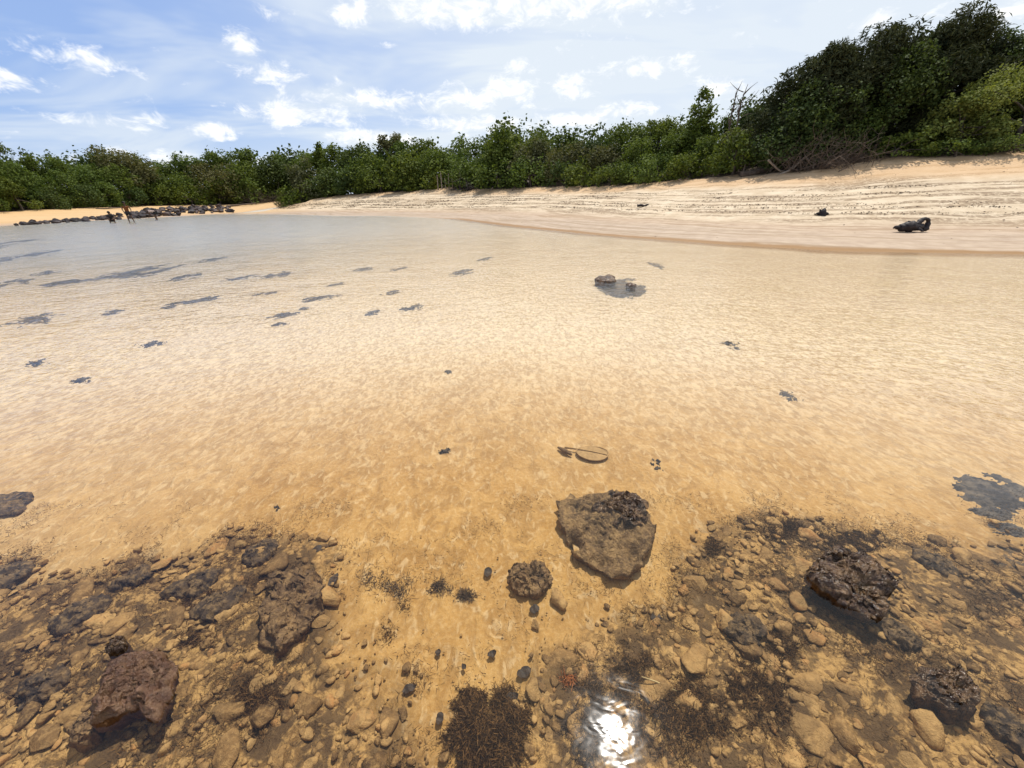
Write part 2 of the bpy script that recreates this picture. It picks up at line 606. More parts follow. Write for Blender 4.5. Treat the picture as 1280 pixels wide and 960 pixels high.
# ------------------------------------------------------------------ rock materials
def mat_rock(name, cols, dust, dust_amt, rough=.55, spec=.4, bump=.012, scale=1.0, rnd=None, stain=0.0):
    m, t = new_mat(name)
    oc = t.n('ShaderNodeTexCoord').outputs['Object']
    if rnd == 'object':
        r = t.n('ShaderNodeObjectInfo').outputs['Random']
    elif rnd:
        r = t.n('ShaderNodeAttribute', {'attribute_name': rnd}).outputs['Fac']
    else:
        r = None
    vec = t.n('ShaderNodeNewGeometry').outputs['Position']
    a = t.noise(vec, 11 * scale, 4, .65, .5)
    b = t.noise(vec, 38 * scale, 3, .7)
    base = a if r is None else t.math('ADD', t.math('MULTIPLY', r, .75), t.math('MULTIPLY', t.math('SUBTRACT', a, .35), .6))
    c = t.ramp(base, cols)
    c = t.mix(t.math('MULTIPLY', t.maprange(b, .42, .68), dust_amt), c, dust)
    c = t.mix(t.math('MULTIPLY', t.maprange(t.noise(vec, 90 * scale, 3, .7), .5, .75), .5), c, t.mix(1.0, c, (.35, .32, .30), 'MULTIPLY'))
    if stain:
        tf = t.noise(vec, 7.5, 6, .68, .4)
        c = t.mix(t.math('MULTIPLY', t.maprange(tf, .45, .60), stain), c, (.06, .036, .020))
    pit = t.noise(vec, 26 * scale, 5, .72, .6)
    h = t.math('ADD', t.math('MULTIPLY', pit, bump), t.math('MULTIPLY', t.noise(vec, 110 * scale, 3, .6), bump * .18))
    bm = t.n('ShaderNodeBump', None, Strength=1.0, Distance=1.0, Height=h)
    finish(t, c, rough, bm.outputs[0], spec)
    return m


M_WETROCK = mat_rock('wet_rock', [(.25, (.018, .011, .009)), (.46, (.065, .038, .027)), (.66, (.18, .105, .055))], (.24, .15, .07), .45, .2, .35, .02)
M_REDROCK = mat_rock('red_brown_rock', [(.25, (.045, .020, .012)), (.5, (.105, .052, .030)), (.75, (.18, .10, .055))], (.25, .15, .08), .4, .36, .3, .018)
M_TANROCK = mat_rock('silted_rock', [(.28, (.06, .036, .02)), (.45, (.15, .092, .048)), (.7, (.36, .23, .105))], (.43, .285, .13), .6, .7, .3, .035)
M_BROWNROCK = mat_rock('brown_rock', [(.28, (.05, .029, .017)), (.5, (.14, .084, .044)), (.75, (.29, .18, .085))], (.38, .245, .11), .5, .7, .3, .02)
M_DARKSLAB = mat_rock('turfed_slab', [(.3, (.020, .015, .014)), (.5, (.055, .038, .028)), (.72, (.17, .11, .06))], (.28, .185, .09), .65, .8, .2, .012)
M_FARSLAB = mat_rock('dark_bed_slab', [(.3, (.020, .019, .026)), (.5, (.05, .046, .052)), (.7, (.16, .14, .125))], (.22, .18, .14), .5, .8, .2, .02, .4)
M_BLACKROCK = mat_rock('black_shore_rock', [(.3, (.012, .009, .010)), (.55, (.030, .021, .022)), (.8, (.075, .048, .040))], (.10, .066, .05), .3, .6, .3, .05, .15, 'object')
STONE_COLS = [(.0, (.05, .028, .014)), (.2, (.17, .098, .040)), (.45, (.34, .205, .082)), (.7, (.44, .28, .118)), (.88, (.36, .18, .062)), (1.0, (.42, .29, .14))]
M_STONE = mat_rock('cobble', STONE_COLS, (.45, .29, .125), .5, .75, .25, .014, 1.3, 'object', .40)
M_STONES = mat_rock('shingle', STONE_COLS, (.45, .29, .125), .5, .75, .25, .008, 1.6, 'rnd', .40)
M_PEBBLE = mat_rock('beach_pebble', [(.0, (.04, .028, .02)), (.5, (.12, .08, .05)), (.8, (.30, .21, .13)), (1, (.5, .4, .28))], (.4, .3, .2), .2, .8, .2, .004, 1.0, 'rnd')


# ------------------------------------------------------------------ rocks traced in plan, with body and undercut
def shaped_rock(name, pts, mat, top=.03, zref=-.03, zbase=-.13, undercut=.9, rough=.022, bumps=(), seed=0, nth=170, nr=40, pits=()):
    P = poly_px(pts, zref)
    c = P.mean(0)
    q = P - c
    th = np.arctan2(q[:, 1], q[:, 0])
    rr = np.hypot(q[:, 0], q[:, 1])
    o = np.argsort(th)
    th, rr = th[o], rr[o]
    TH = np.arange(nth) * 2 * PI / nth - PI
    R = np.interp(TH, np.concatenate([th - 2 * PI, th, th + 2 * PI]), np.tile(rr, 3))
    size = rr.mean()
    R = R * (1 + .13 * fbm(np.stack([np.cos(TH) * 3, np.sin(TH) * 3, TH * 0 + seed], 1), 4, seed))
    rings = []
    for t in np.linspace(0, 1, nr)[1:]:
        prof = 1 - t ** 3.2
        rings.append((t, zref + (top - zref) * prof))
    low = [(.995, zref - (zref - zbase) * .25), (undercut + (1 - undercut) * .5, zref - (zref - zbase) * .55), (undercut, zbase)]
    V = [np.array([[0, 0, top]])]
    for t, z in rings + low:
        V.append(np.stack([R * t * np.cos(TH), R * t * np.sin(TH), np.full(nth, z)], 1))
    V = np.concatenate(V)
    nrg = len(rings) + len(low)
    # relief: broken ledges, a rough skin and pits
    w = V + np.array([c[0], c[1], 0])
    n1 = fbm(w * (2.2 / size) + seed * 3.1, 5, seed, .55, True)
    n2 = fbm(w * (8.0 / size) + seed, 4, seed + 9, .65)
    n3 = fbm(w * (1.2 / size) + seed * 1.7, 2, seed + 21)
    is_top = np.arange(len(V)) < 1 + nth * len(rings)
    amp = rough * np.where(is_top, 1.0, .35)
    led = np.round(n3 * 2.5) / 2.5
    V[:, 2] += amp * (1.1 * n1 + .55 * n2 + .8 * led * is_top)
    jag = rough * 1.25
    V[:, 0] += jag * fbm(w * (3.0 / size) + 5, 4, seed + 3, .6)
    V[:, 1] += jag * fbm(w * (3.0 / size) + 9, 4, seed + 4, .6)
    rgp = np.random.default_rng(seed + 77)
    for _ in range(int(26 if size > .1 else 10)):
        pa, pr_ = rgp.uniform(0, 2 * PI), size * .95 * math.sqrt(rgp.random())
        pw = size * rgp.uniform(.05, .17)
        g = np.exp(-(((V[:, 0] - pr_ * math.cos(pa)) ** 2 + (V[:, 1] - pr_ * math.sin(pa)) ** 2) / (pw * pw)) ** 2)
        V[:, 2] -= np.where(is_top, g * min(pw * .55, rough * 1.3), 0)
    for bx, by, br, dz in bumps:
        bc = at_z(bx, by, zref)[:2] - c
        b2 = np.linalg.norm(at_z(bx + br, by, zref)[:2] - c - bc)
        g = np.exp(-((V[:, 0] - bc[0]) ** 2 + (V[:, 1] - bc[1]) ** 2) / (b2 * b2))
        V[:, 2] += np.where(is_top, dz * g * (1 + .5 * n2), 0)
    F = []
    for k in range(nth):
        F.append((0, 1 + k, 1 + (k + 1) % nth))
    for r in range(nrg - 1):
        a0 = 1 + r * nth
        for k in range(nth):
            k2 = (k + 1) % nth
            F.append((a0 + k, a0 + nth + k, a0 + nth + k2, a0 + k2))
    F.append(tuple(1 + (nrg - 1) * nth + k for k in range(nth))[::-1])
    zc = zbase
    V[:, 2] -= zc
    me = bpy.data.meshes.new(name)
    me.from_pydata([tuple(v) for v in V], [], F)
    me.polygons.foreach_set('use_smooth', np.full(len(me.polygons), True))
    me.materials.append(mat)
    me.update()
    return obj(name, me, None, (c[0], c[1], zc))


tag(shaped_rock('boulder', [(697, 630), (712, 622), (740, 621), (770, 618), (795, 622), (806, 640), (812, 655), (822, 672), (815, 690),
                            (800, 700), (788, 722), (768, 727), (755, 712), (735, 705), (715, 690), (706, 672), (700, 650)],
                M_TANROCK, -.058, -.078, -.14, .9, .034, [(772, 637, 26, .035), (705, 630, 14, .015), (717, 679, 9, -.16), (792, 690, 10, -.07), (760, 700, 16, -.02)], 3),
    'broad pitted tan rock awash in the middle foreground with a dark wet crest', 'rock')
tag(shaped_rock('boulder', [(742, 634), (758, 624), (780, 619), (798, 624), (806, 638), (808, 655), (798, 664), (780, 656), (768, 662), (755, 648)],
                M_WETROCK, -.002, -.05, -.09, .9, .034, [(780, 632, 12, .02), (765, 650, 8, -.03)], 14),
    'black wet porous crust on top of the broad pitted tan rock', 'rock')
tag(shaped_rock('boulder', [(640, 712), (652, 704), (672, 706), (688, 716), (686, 736), (662, 743), (640, 737)],
                M_BROWNROCK, -.062, -.085, -.14, .85, .024, [(664, 718, 7, -.04), (645, 730, 7, .02)], 5),
    'small curled brown rock just left of the broad pitted tan rock', 'rock')
tag(shaped_rock('boulder', [(345, 722), (372, 716), (402, 722), (400, 745), (388, 775), (375, 800), (352, 815), (330, 800), (323, 780), (335, 750)],
                M_BROWNROCK, -.04, -.066, -.14, .85, .034, [(370, 730, 20, .014), (345, 790, 12, .012)], 7),
    'oblong brown submerged rock standing alone in sand left of centre', 'rock')
tag(shaped_rock('boulder', [(148, 822), (165, 816), (190, 818), (212, 828), (219, 850), (211, 880), (196, 902), (175, 888), (150, 894), (122, 908),
                            (116, 892), (128, 862), (134, 840)],
                M_REDROCK, .042, -.002, -.13, .55, .021, [(200, 832, 16, .03), (160, 850, 22, .012), (188, 838, 7, -.03)], 9),
    'large reddish brown rock rising out of the water at lower left', 'rock')
tag(shaped_rock('boulder', [(138, 805), (146, 799), (156, 803), (155, 812), (144, 815)], M_WETROCK, .025, .0, -.1, .9, .012, [], 10, 60, 14),
    'small dark knob poking out just above the reddish brown rock', 'rock')
tag(shaped_rock('boulder', [(93, 905), (108, 896), (121, 902), (120, 918), (104, 930), (90, 922)], M_BROWNROCK, -.02, -.05, -.13, .9, .015, [], 12, 60, 14),
    'round brown knob at the lower left tip of the reddish rock', 'rock')
tag(shaped_rock('boulder', [(1017, 706), (1038, 692), (1072, 693), (1092, 710), (1120, 730), (1103, 742), (1092, 768), (1072, 765), (1045, 748), (1020, 738)],
                M_WETROCK, .030, .004, -.13, .55, .036, [(1050, 700, 18, .02), (1030, 716, 8, -.035), (1078, 738, 9, -.03), (1085, 720, 14, .02)], 11),
    'glistening black brown rock standing out of the water at right', 'rock')
tag(shaped_rock('boulder', [(1146, 858), (1172, 846), (1206, 847), (1226, 866), (1216, 880), (1172, 880), (1150, 872)],
                M_WETROCK, .0, -.03, -.13, .85, .022, [(1195, 853, 12, .03)], 13),
    'black jagged rock tip breaking the surface at lower right', 'rock')
SLABS = [([(1172, 601), (1200, 590), (1245, 586), (1278, 600), (1310, 625), (1305, 642), (1262, 632), (1215, 618)], 'large dark blue-grey submerged slab at the right edge'),
         ([(1210, 690), (1240, 680), (1290, 688), (1320, 720), (1300, 733), (1260, 716), (1225, 703)], 'dark purplish submerged slab at right edge below the blue-grey slab'),
         ([(1212, 636), (1240, 632), (1270, 640), (1262, 646), (1230, 643)], 'thin dark sliver of slab between the two big right-hand slabs'),
         ([(1235, 655), (1262, 652), (1290, 664), (1270, 668)], 'narrow grey slab above the purplish slab at right'),
         ([(-12, 622), (12, 617), (30, 627), (22, 639), (-5, 643)], 'dark brown slab cut by the left edge, upper of two'),
         ([(-15, 716), (20, 706), (38, 713), (14, 730), (-15, 738)], 'dark brown slab cut by the left edge, lower of two'),
         ([(20, 872), (44, 846), (82, 837), (80, 858), (52, 874), (32, 882)], 'black slab left of the reddish rock'),
         ([(136, 736), (160, 718), (186, 708), (190, 716), (160, 733)], 'slim grey-black slab lying slantwise at far left'),
         ([(308, 692), (324, 681), (340, 674), (336, 697), (316, 709)], 'dark turfed slab above the oblong brown rock'),
         ([(1226, 892), (1250, 886), (1310, 935), (1300, 962), (1262, 930)], 'long black-brown slab in the bottom right corner'),
         ([(1096, 778), (1112, 774), (1148, 802), (1138, 812), (1112, 798)], 'dark slab lying below the glistening black rock'),
         ([(1140, 686), (1165, 694), (1200, 716), (1190, 722), (1150, 702)], 'dark slab right of the glistening black rock'),
         ([(900, 780), (930, 772), (955, 784), (950, 800), (920, 802)], 'flat dark slab among the cobbles right of centre'),
         ([(200, 745), (245, 722), (275, 715), (270, 726), (225, 745)], 'long dark slab in the left cobbles'),
         ([(232, 770), (280, 745), (310, 735), (300, 750), (250, 772)], 'long brown slab below another in the left cobbles'),
         ([(60, 780), (110, 752), (140, 748), (120, 768), (75, 792)], 'pale-edged grey slab at the left side of the cobbles'),
         ([(745, 352), (760, 346), (790, 348), (808, 356), (800, 364), (770, 369), (752, 361)], 'blue-grey star-shaped submerged slab in mid water')]
for k, (pts, lab) in enumerate(SLABS):
    if k in (0, 1, 2, 3, 16):
        continue
    far = False
    tag(shaped_rock('flat_rock', pts, M_FARSLAB if far else M_DARKSLAB, -.068, -.09, -.14, .95, .016, [], 40 + k, 72, 14), lab, 'rock')
tag(shaped_rock('boulder', [(750, 352), (755, 347), (762, 345), (765, 349), (760, 353)], M_WETROCK, .07, .0, -.12, .9, .02, [], 70, 48, 12),
    'black rock tip sticking out at the left end of the star-shaped slab', 'rock')
tag(shaped_rock('boulder', [(785, 356), (788, 354), (791, 355), (790, 357.5), (786, 357.6)], M_WETROCK, .03, .0, -.12, .9, .01, [], 71, 40, 10),
    'tiny black rock tip on the middle of the star-shaped slab', 'rock')

# dark low slabs scattered over the bed of the middle water
PATCH = [(185, 338, 30, 6), (135, 345, 27, 4), (85, 352, 27, 4), (235, 345, 17, 3.4), (345, 343, 14, 3.2), (40, 399, 24, 7), (300, 347, 18, 3),
         (240, 376, 26, 3), (405, 371, 19, 4), (513, 384, 14, 4.4), (465, 390, 9, 3.4), (355, 393, 15, 3), (350, 404, 8, 3), (140, 389, 12, 3),
         (190, 428, 13, 4), (45, 453, 13, 5), (100, 474, 11, 4), (15, 352, 22, 5), (265, 324, 16, 3), (607, 323, 9, 2.2), (575, 340, 14, 3),
         (490, 365, 10, 2.2), (455, 336, 10, 2.4), (330, 366, 13, 2.4), (210, 383, 9, 2.4), (420, 355, 10, 2), (262, 372, 12, 3), (60, 340, 14, 2.4),
         (915, 430, 9, 6), (988, 494, 12, 7), (820, 331, 9, 3), (820, 579, 7, 7), (560, 464, 4, 3.6), (555, 562, 5, 4), 
         (30, 320, 40, 5), (345, 632, 4, 5), (500, 335, 9, 2), (10, 305, 30, 3), (380, 385, 6, 2)]
order = sorted(range(len(PATCH)), key=lambda i: PATCH[i][0])
rank = {i: k + 1 for k, i in enumerate(order)}


def bed_turf(cx, cy, hw, hh, mat, seed, slant=0.0, thick=.03, nu=70, nv=40, raw=1.15):
    """low ragged mat of turf on the bed: a relief that dips under the sand at its frayed edge"""
    c = at_z(cx, cy, -.1)
    ax = at_z(cx + hw, cy + slant * hw, -.1)[:2] - c[:2]
    ay = at_z(cx, cy - hh, -.1)[:2] - c[:2]
    u, v = np.meshgrid(np.linspace(-1.5, 1.5, nu), np.linspace(-1.5, 1.5, nv))
    u, v = u.ravel(), v.ravel()
    xy = u[:, None] * ax + v[:, None] * ay
    n = fbm(np.stack([u * 2.0, v * 2.8, u * 0 + seed * 3.3], 1), 6, seed, .78)
    mask = .62 - (u * u + v * v) * .75 + raw * n
    zb = t1(c[0], c[1])
    z = -.016 + thick * np.clip(mask, -.6, .8) + .006 * fbm(np.stack([u * 14, v * 14, u * 0], 1), 2, seed + 1)
    i, j = np.meshgrid(np.arange(nv - 1), np.arange(nu - 1), indexing='ij')
    a = (i * nu + j).ravel()
    F = np.stack([a, a + 1, a + nu + 1, a + nu], 1)
    F = F[mask[F].max(1) > -.05]
    used_, inv = np.unique(F, return_inverse=True)
    V = np.stack([xy[:, 0], xy[:, 1], z], 1)[used_]
    return obj('turf_patch', mesh_np('turf_patch', V, inv.reshape(F.shape), mat), None, (c[0], c[1], zb))


for k, (cx, cy, hw, hh) in enumerate(PATCH):
    sl = -.16 if cx < 640 else .22
    tag(bed_turf(cx, cy, hw * 1.6, hh * 1.15, M_FARSLAB, 90 + k, sl, .04, 130, 56, 1.5),
        '%s dark turf patch on the bed of the middle water, %s from the left' % ('long' if hw > 20 else 'small', ordinal(rank[k])), 'algae',
        'dark turf patches scattered over the sandy bed')


for k, (cx, cy, hw, hh, sl) in {0: (1245, 612, 85, 28, .25), 1: (1268, 705, 75, 24, .3), 2: (1243, 639, 42, 9, .15), 3: (1262, 660, 40, 10, .2), 16: (777, 358, 42, 16, .06)}.items():
    tag(bed_turf(cx, cy, hw, hh, M_FARSLAB if k != 1 else M_DARKSLAB, 150 + k, sl, .06, 110, 60, .6), SLABS[k][1], 'rock')


# ------------------------------------------------------------------ stones of the rocky bed
def ico(sub):
    bm = bmesh.new()
    bmesh.ops.create_icosphere(bm, subdivisions=sub, radius=1.0)
    V = np.array([v.co[:] for v in bm.verts])
    F = np.array([[v.index for v in f.verts] for f in bm.faces])
    bm.free()
    return V, F


ICO = {s: ico(s) for s in (1, 2, 3, 4)}


def stone_verts(sub, seed, flat=.6, ang=True):
    rg = np.random.default_rng(seed)
    V, F = ICO[sub]
    V = V.copy()
    if ang:      # plane cuts give facets, noise rounds them again
        for _ in range(14):
            nrm = rg.normal(size=3)
            nrm /= np.linalg.norm(nrm)
            dd = rg.uniform(.42, .85)
            s = V @ nrm
            V -= np.clip(s - dd, 0, None)[:, None] * nrm * .97
    V *= (1 + .20 * fbm(V * 1.7 + seed, 3, seed))[:, None]
    if sub >= 2:
        V *= (1 + (.10 if sub > 2 else .07) * fbm(V * 4 + seed, 4, seed + 2, .6, True))[:, None]
    V *= np.array([1.0, rg.uniform(.6, .9), flat * rg.uniform(.7, 1.1)])
    return V, F


COB = []
for k in range(24):
    V, F = stone_verts(3, 300 + k, .42)
    COB.append(mesh_np('cobble', V, F, M_STONE))
rng = np.random.default_rng(11)
placed = []


def free_spot(x, y, r, f=.62):
    for a, b, c in placed:
        if (a - x) ** 2 + (b - y) ** 2 < (f * (r + c)) ** 2:
            return False
    return True


for pts in ([(697, 630), (806, 640), (768, 727)], [(345, 722), (352, 815)], [(130, 900), (212, 828)], [(1017, 706), (1092, 768)], [(1150, 860), (1220, 870)]):
    q = poly_px(pts, -.05)
    c = q.mean(0)
    placed.append((c[0], c[1], .75 * np.linalg.norm(q - c, axis=1).mean()))


def project(x, y, z=-.08):
    v = np.array([x, y, z - H])
    dd = v @ fw
    return 640 + FPX * (v @ rt) / dd, 480 - FPX * (v @ up) / dd


cnt = 0
tries = 0
bigs = []
while cnt < 300 and tries < 60000:
    tries += 1
    r = .026 + .045 * rng.random() ** 2.0 if cnt > 10 else rng.uniform(.07, .09)
    x, y = rng.uniform(-3.0, 3.0), rng.uniform(.42, 1.75)
    px, py = project(x, y)
    if not (-25 < px < 1305 and 640 < py < 985):
        continue
    m = rocky(np.array([x]), np.array([y]))[0]
    if m < .12 + .75 * rng.random() and not (rng.random() < .02 and py > 680):
        continue
    if not free_spot(x, y, r):
        continue
    placed.append((x, y, r))
    big = r > .07
    side = 'left' if px < 600 else 'right'
    o = obj('cobble', COB[rng.integers(len(COB))], None, (x, y, -.112 + r * rng.uniform(.05, .3)), rng.uniform(0, 6.28))
    o.rotation_euler[0] = rng.uniform(-.25, .25)
    o.rotation_euler[1] = rng.uniform(-.25, .25)
    s = r * rng.uniform(.95, 1.2)
    o.scale = (s, s, s)
    if big:
        lab = 'big silt-dusted cobble in the submerged stones of the %s foreground' % side
    elif r > .04:
        lab = 'fist-sized silt-dusted cobble in the submerged stones of the %s foreground' % side
    else:
        lab = 'small submerged stone among the cobbles of the %s foreground' % side
    tag(o, lab, 'stone', 'cobbles of the %s foreground' % side)
    if big:
        bigs.append((px, side, o))
    cnt += 1
for side in ('left', 'right'):
    for k, (_, _, o) in enumerate(sorted((b for b in bigs if b[1] == side), key=lambda b: b[0])):
        o['label'] = 'big silt-dusted cobble among the submerged stones of the %s foreground, %s from the left' % (side, ordinal(k + 1))

# the countless smaller ones
LOW = [stone_verts(1, 500 + k, .6) for k in range(8)] + [stone_verts(2, 520 + k, .6) for k in range(8)]
N = 22000
x = rng.uniform(-3.4, 3.4, N)
y = rng.uniform(.2, 2.0, N)
mk = rocky(x, y)
dn = fbm(P3(x, y) * 3.5, 3, 77) * .5 + .5
keep = (mk * (.35 + .9 * dn) > rng.random(N) * .85) | (rng.random(N) < .10 * ss(1.75, 1.0, y))
x, y, mk = x[keep], y[keep], mk[keep]
parts, rv = [], []
for a, b, m_ in zip(x, y, mk):
    r = .005 + .024 * rng.random() ** 2.6
    if m_ < .15:
        r = .002 + .007 * rng.random() ** 2
    V, F = LOW[rng.integers(8) if r < .012 else 8 + rng.integers(8)]
    c, s = math.cos(rng.uniform(0, 6.28)), 0
    th = rng.uniform(0, 6.28)
    c, s = math.cos(th), math.sin(th)
    W = V * r * rng.uniform(.85, 1.2)
    W = np.stack([W[:, 0] * c - W[:, 1] * s + a, W[:, 0] * s + W[:, 1] * c + b, W[:, 2] - .110 + r * rng.uniform(.0, .5)], 1)
    parts.append((W, F))
    rv.append(np.full(len(W), rng.random()))
V, F = join_np(parts)
me = mesh_np('shingle', V, F, M_STONES)
attr(me, 'rnd', np.concatenate(rv))
stuff(obj('shingle', me), 'fine stones and gravel filling the gaps between cobbles on the bed', 'gravel')


# ------------------------------------------------------------------ algae, leaves, twigs under water
def mat_plain(name, c0, c1, scale=20, rough=.7, spec=.3, rnd=None):
    m, t = new_mat(name)
    vec = t.n('ShaderNodeNewGeometry').outputs['Position']
    f = t.noise(vec, scale, 4, .6)
    if rnd:
        f = t.math('ADD', t.math('MULTIPLY', f, .4), t.math('MULTIPLY', t.n('ShaderNodeAttribute', {'attribute_name': rnd}).outputs['Fac'], .6))
    c = t.mix(t.maprange(f, .25, .75), c0, c1)
    b = t.n('ShaderNodeBump', None, Strength=.5, Distance=.01, Height=f)
    finish(t, c, rough, b.outputs[0], spec)
    return m


M_ALGAE = mat_plain('brown_algae', (.035, .018, .008), (.16, .085, .03), 30, .8, .2, 'rnd')
M_ALGAE2 = mat_plain('purple_algae', (.035, .026, .024), (.13, .085, .055), 30, .8, .2, 'rnd')
M_ORANGE = mat_plain('orange_algae', (.30, .09, .025), (.42, .17, .06), 60, .8, .2, 'rnd')
M_LEAFDEAD = mat_plain('dead_leaf', (.022, .016, .014), (.06, .04, .028), 60, .6)
M_WOODPALE = mat_plain('pale_wood', (.20, .15, .11), (.36, .29, .22), 9, .85)
M_WOOD = mat_plain('grey_brown_wood', (.07, .05, .036), (.17, .125, .09), 7, .85)
M_BARK = mat_plain('bark', (.045, .034, .026), (.13, .10, .075), 6, .9)
M_BLACKWOOD = mat_plain('charred_wood', (.010, .007, .007), (.032, .022, .020), 9, .6)
M_TWIG = mat_plain('straw_twig', (.40, .30, .15), (.5, .40, .22), 20, .8)


def algae(cx, cy, hw, hh, mat, n, label, seed, height=.045, blade=.015, zb=-.12):
    rg = np.random.default_rng(seed)
    c = at_z(cx, cy, zb)[:2]
    ax = at_z(cx + hw, cy, zb)[:2] - c
    ay = at_z(cx, cy - hh, zb)[:2] - c
    n = int(n * 3.0)
    rr = rg.random(n) ** .58
    a = rg.random(n) * 2 * PI
    edge = 1 + .55 * fbm(np.stack([np.cos(a) * 2.2, np.sin(a) * 2.2, a * 0 + seed], 1), 4, seed, .65)
    rr = rr * (1 + .25 * rg.random(n) ** 4)
    px_ = (rr * edge * np.cos(a))[:, None] * ax + (rr * edge * np.sin(a))[:, None] * ay
    z0 = height * np.clip(1 - rr ** 2, 0, 1) * rg.random(n) * (.6 + .6 * (vnoise(np.stack([px_[:, 0] * 25, px_[:, 1] * 25, a * 0], 1), seed) * .5 + .5))
    keep = rg.random(n) < np.clip(.72 + 1.5 * fbm(np.stack([px_[:, 0] * 17, px_[:, 1] * 17, a * 0 + seed], 1), 3, seed + 5), .03, 1) * (1 - .75 * np.clip(rr, 0, 1) ** 4)
    px_, z0, a = px_[keep], z0[keep], a[keep]
    n = len(a)
    base = np.stack([px_[:, 0], px_[:, 1], z0], 1)
    dirv = rg.normal(size=(n, 3)) * np.array([1, 1, .45]) + np.array([-.2, -.35, .2])
    dirv /= np.linalg.norm(dirv, axis=1)[:, None]
    side = np.cross(dirv, rg.normal(size=(n, 3)))
    side /= np.linalg.norm(side, axis=1)[:, None]
    L = blade * (.4 + rg.random(n))[:, None]
    w = .0011 * (.6 + rg.random(n))[:, None]
    bend = rg.normal(size=(n, 3)) * .55
    p0, p1, p2 = base, base + dirv * L * .5, base + (dirv + bend) * L
    V = np.stack([p0 - side * w, p0 + side * w, p1 - side * w, p1 + side * w, p2 - side * w * .4, p2 + side * w * .4], 1).reshape(-1, 3)
    i = np.arange(n)[:, None] * 6
    F = np.concatenate([i + np.array([0, 1, 3, 2]), i + np.array([2, 3, 5, 4])])
    me = mesh_np('algae_clump', V, F, mat)
    attr(me, 'rnd', np.repeat(rg.random(n), 6))
    return tag(obj('algae_clump', me, None, (c[0], c[1], zb)), label, 'algae')


algae(612, 918, 56, 60, M_ALGAE, 14000, 'dense fuzzy dark brown algae clump at the bottom centre', 1, .06)
algae(775, 845, 90, 50, M_ALGAE, 14000, 'wide dark filmy algae mat above the sun glint', 2, .04)
algae(850, 890, 70, 65, M_ALGAE, 13000, 'brown hairy algae mat right of the sun glint', 3, .05)
algae(735, 905, 45, 55, M_ALGAE2, 8000, 'dark grey algae mat left of the sun glint', 4, .04)
algae(712, 852, 17, 9, M_ORANGE, 900, 'bright orange tuft of algae at left of filmy mat', 5, .03)
algae(893, 690, 17, 18, M_ALGAE, 1800, 'small brown algae tuft right of the broad tan rock', 6, .04)
algae(985, 664, 48, 16, M_ALGAE, 8000, 'dark algae band at the upper edge of right cobbles', 7, .03)
algae(1065, 680, 55, 17, M_ALGAE, 9000, 'dark algae band just above the glistening black rock', 8, .03)
algae(490, 732, 27, 17, M_ALGAE2, 624, 'faint grey algae smudge on the sand, left of the row', 9, .004, .009)
algae(462, 718, 21, 18, M_ALGAE2, 384, 'faint grey algae smudge at the left end of the row', 10, .004, .009)
algae(546, 734, 18, 16, M_ALGAE2, 624, 'spiky grey algae tuft in the middle of the sand', 11, .004, .009)
algae(582, 744, 14, 9, M_ALGAE2, 336, 'smallest spiky algae tuft left of the curled rock', 12, .004, .009)
algae(505, 757, 12, 16, M_ALGAE, 240, 'small olive algae tuft below the row of smudges', 13, .004, .009)
algae(483, 792, 18, 24, M_ALGAE, 480, 'small dark algae tuft among shells in the left sand', 14, .004, .009)
algae(372, 708, 12, 7, M_ALGAE, 900, 'brown algae tuft just above the oblong brown rock', 15, .03)
algae(950, 870, 55, 50, M_ALGAE, 9000, 'brown algae mat in the right foreground cobbles', 16, .04)
algae(990, 800, 40, 26, M_ALGAE, 3500, 'brown algae mat below the flat dark slab', 17, .03)
algae(250, 750, 70, 35, M_ALGAE, 8000, 'thin dark algae mat over the left cobbles', 18, .03)
algae(330, 880, 40, 36, M_ALGAE, 5000, 'dark algae mat in the left foreground cobbles', 19, .03)
algae(240, 800, 26, 18, M_ALGAE, 1800, 'dark brown algae tuft right of the small dark knob', 20, .03)
algae(1085, 790, 22, 12, M_ALGAE, 1300, 'reddish algae tuft under the glistening black rock', 21, .03)


def loose_turf(n, seed):
    rg = np.random.default_rng(seed)
    x, y = rg.uniform(-3.2, 3.2, n), rg.uniform(.3, 1.9, n)
    dn = fbm(P3(x, y) * 5.5, 4, 91) * 1.6 + .15
    ok = (rocky(x, y) * dn > rg.random(n)) | (np.exp(-((rocky(x, y) - .3) / .3) ** 2) * dn * .35 > rg.random(n))
    x, y = x[ok], y[ok]
    n = len(x)
    base = np.stack([x, y, -.118 + .03 * rg.random(n)], 1)
    dirv = rg.normal(size=(n, 3)) * np.array([1, 1, .4]) + np.array([0, 0, .3])
    dirv /= np.linalg.norm(dirv, axis=1)[:, None]
    side = np.cross(dirv, rg.normal(size=(n, 3)))
    side /= np.linalg.norm(side, axis=1)[:, None]
    L = (.008 + .016 * rg.random(n))[:, None]
    V = np.stack([base - side * .0012, base + side * .0012, base + dirv * L + side * .0005, base + dirv * L - side * .0005], 1).reshape(-1, 3)
    me = mesh_np('algae_turf', V, np.arange(n * 4).reshape(-1, 4), M_ALGAE)
    attr(me, 'rnd', np.repeat(rg.random(n), 4))
    stuff(obj('algae_turf', me), 'short brown algae turf growing between the submerged stones', 'algae')


loose_turf(420000, 8)


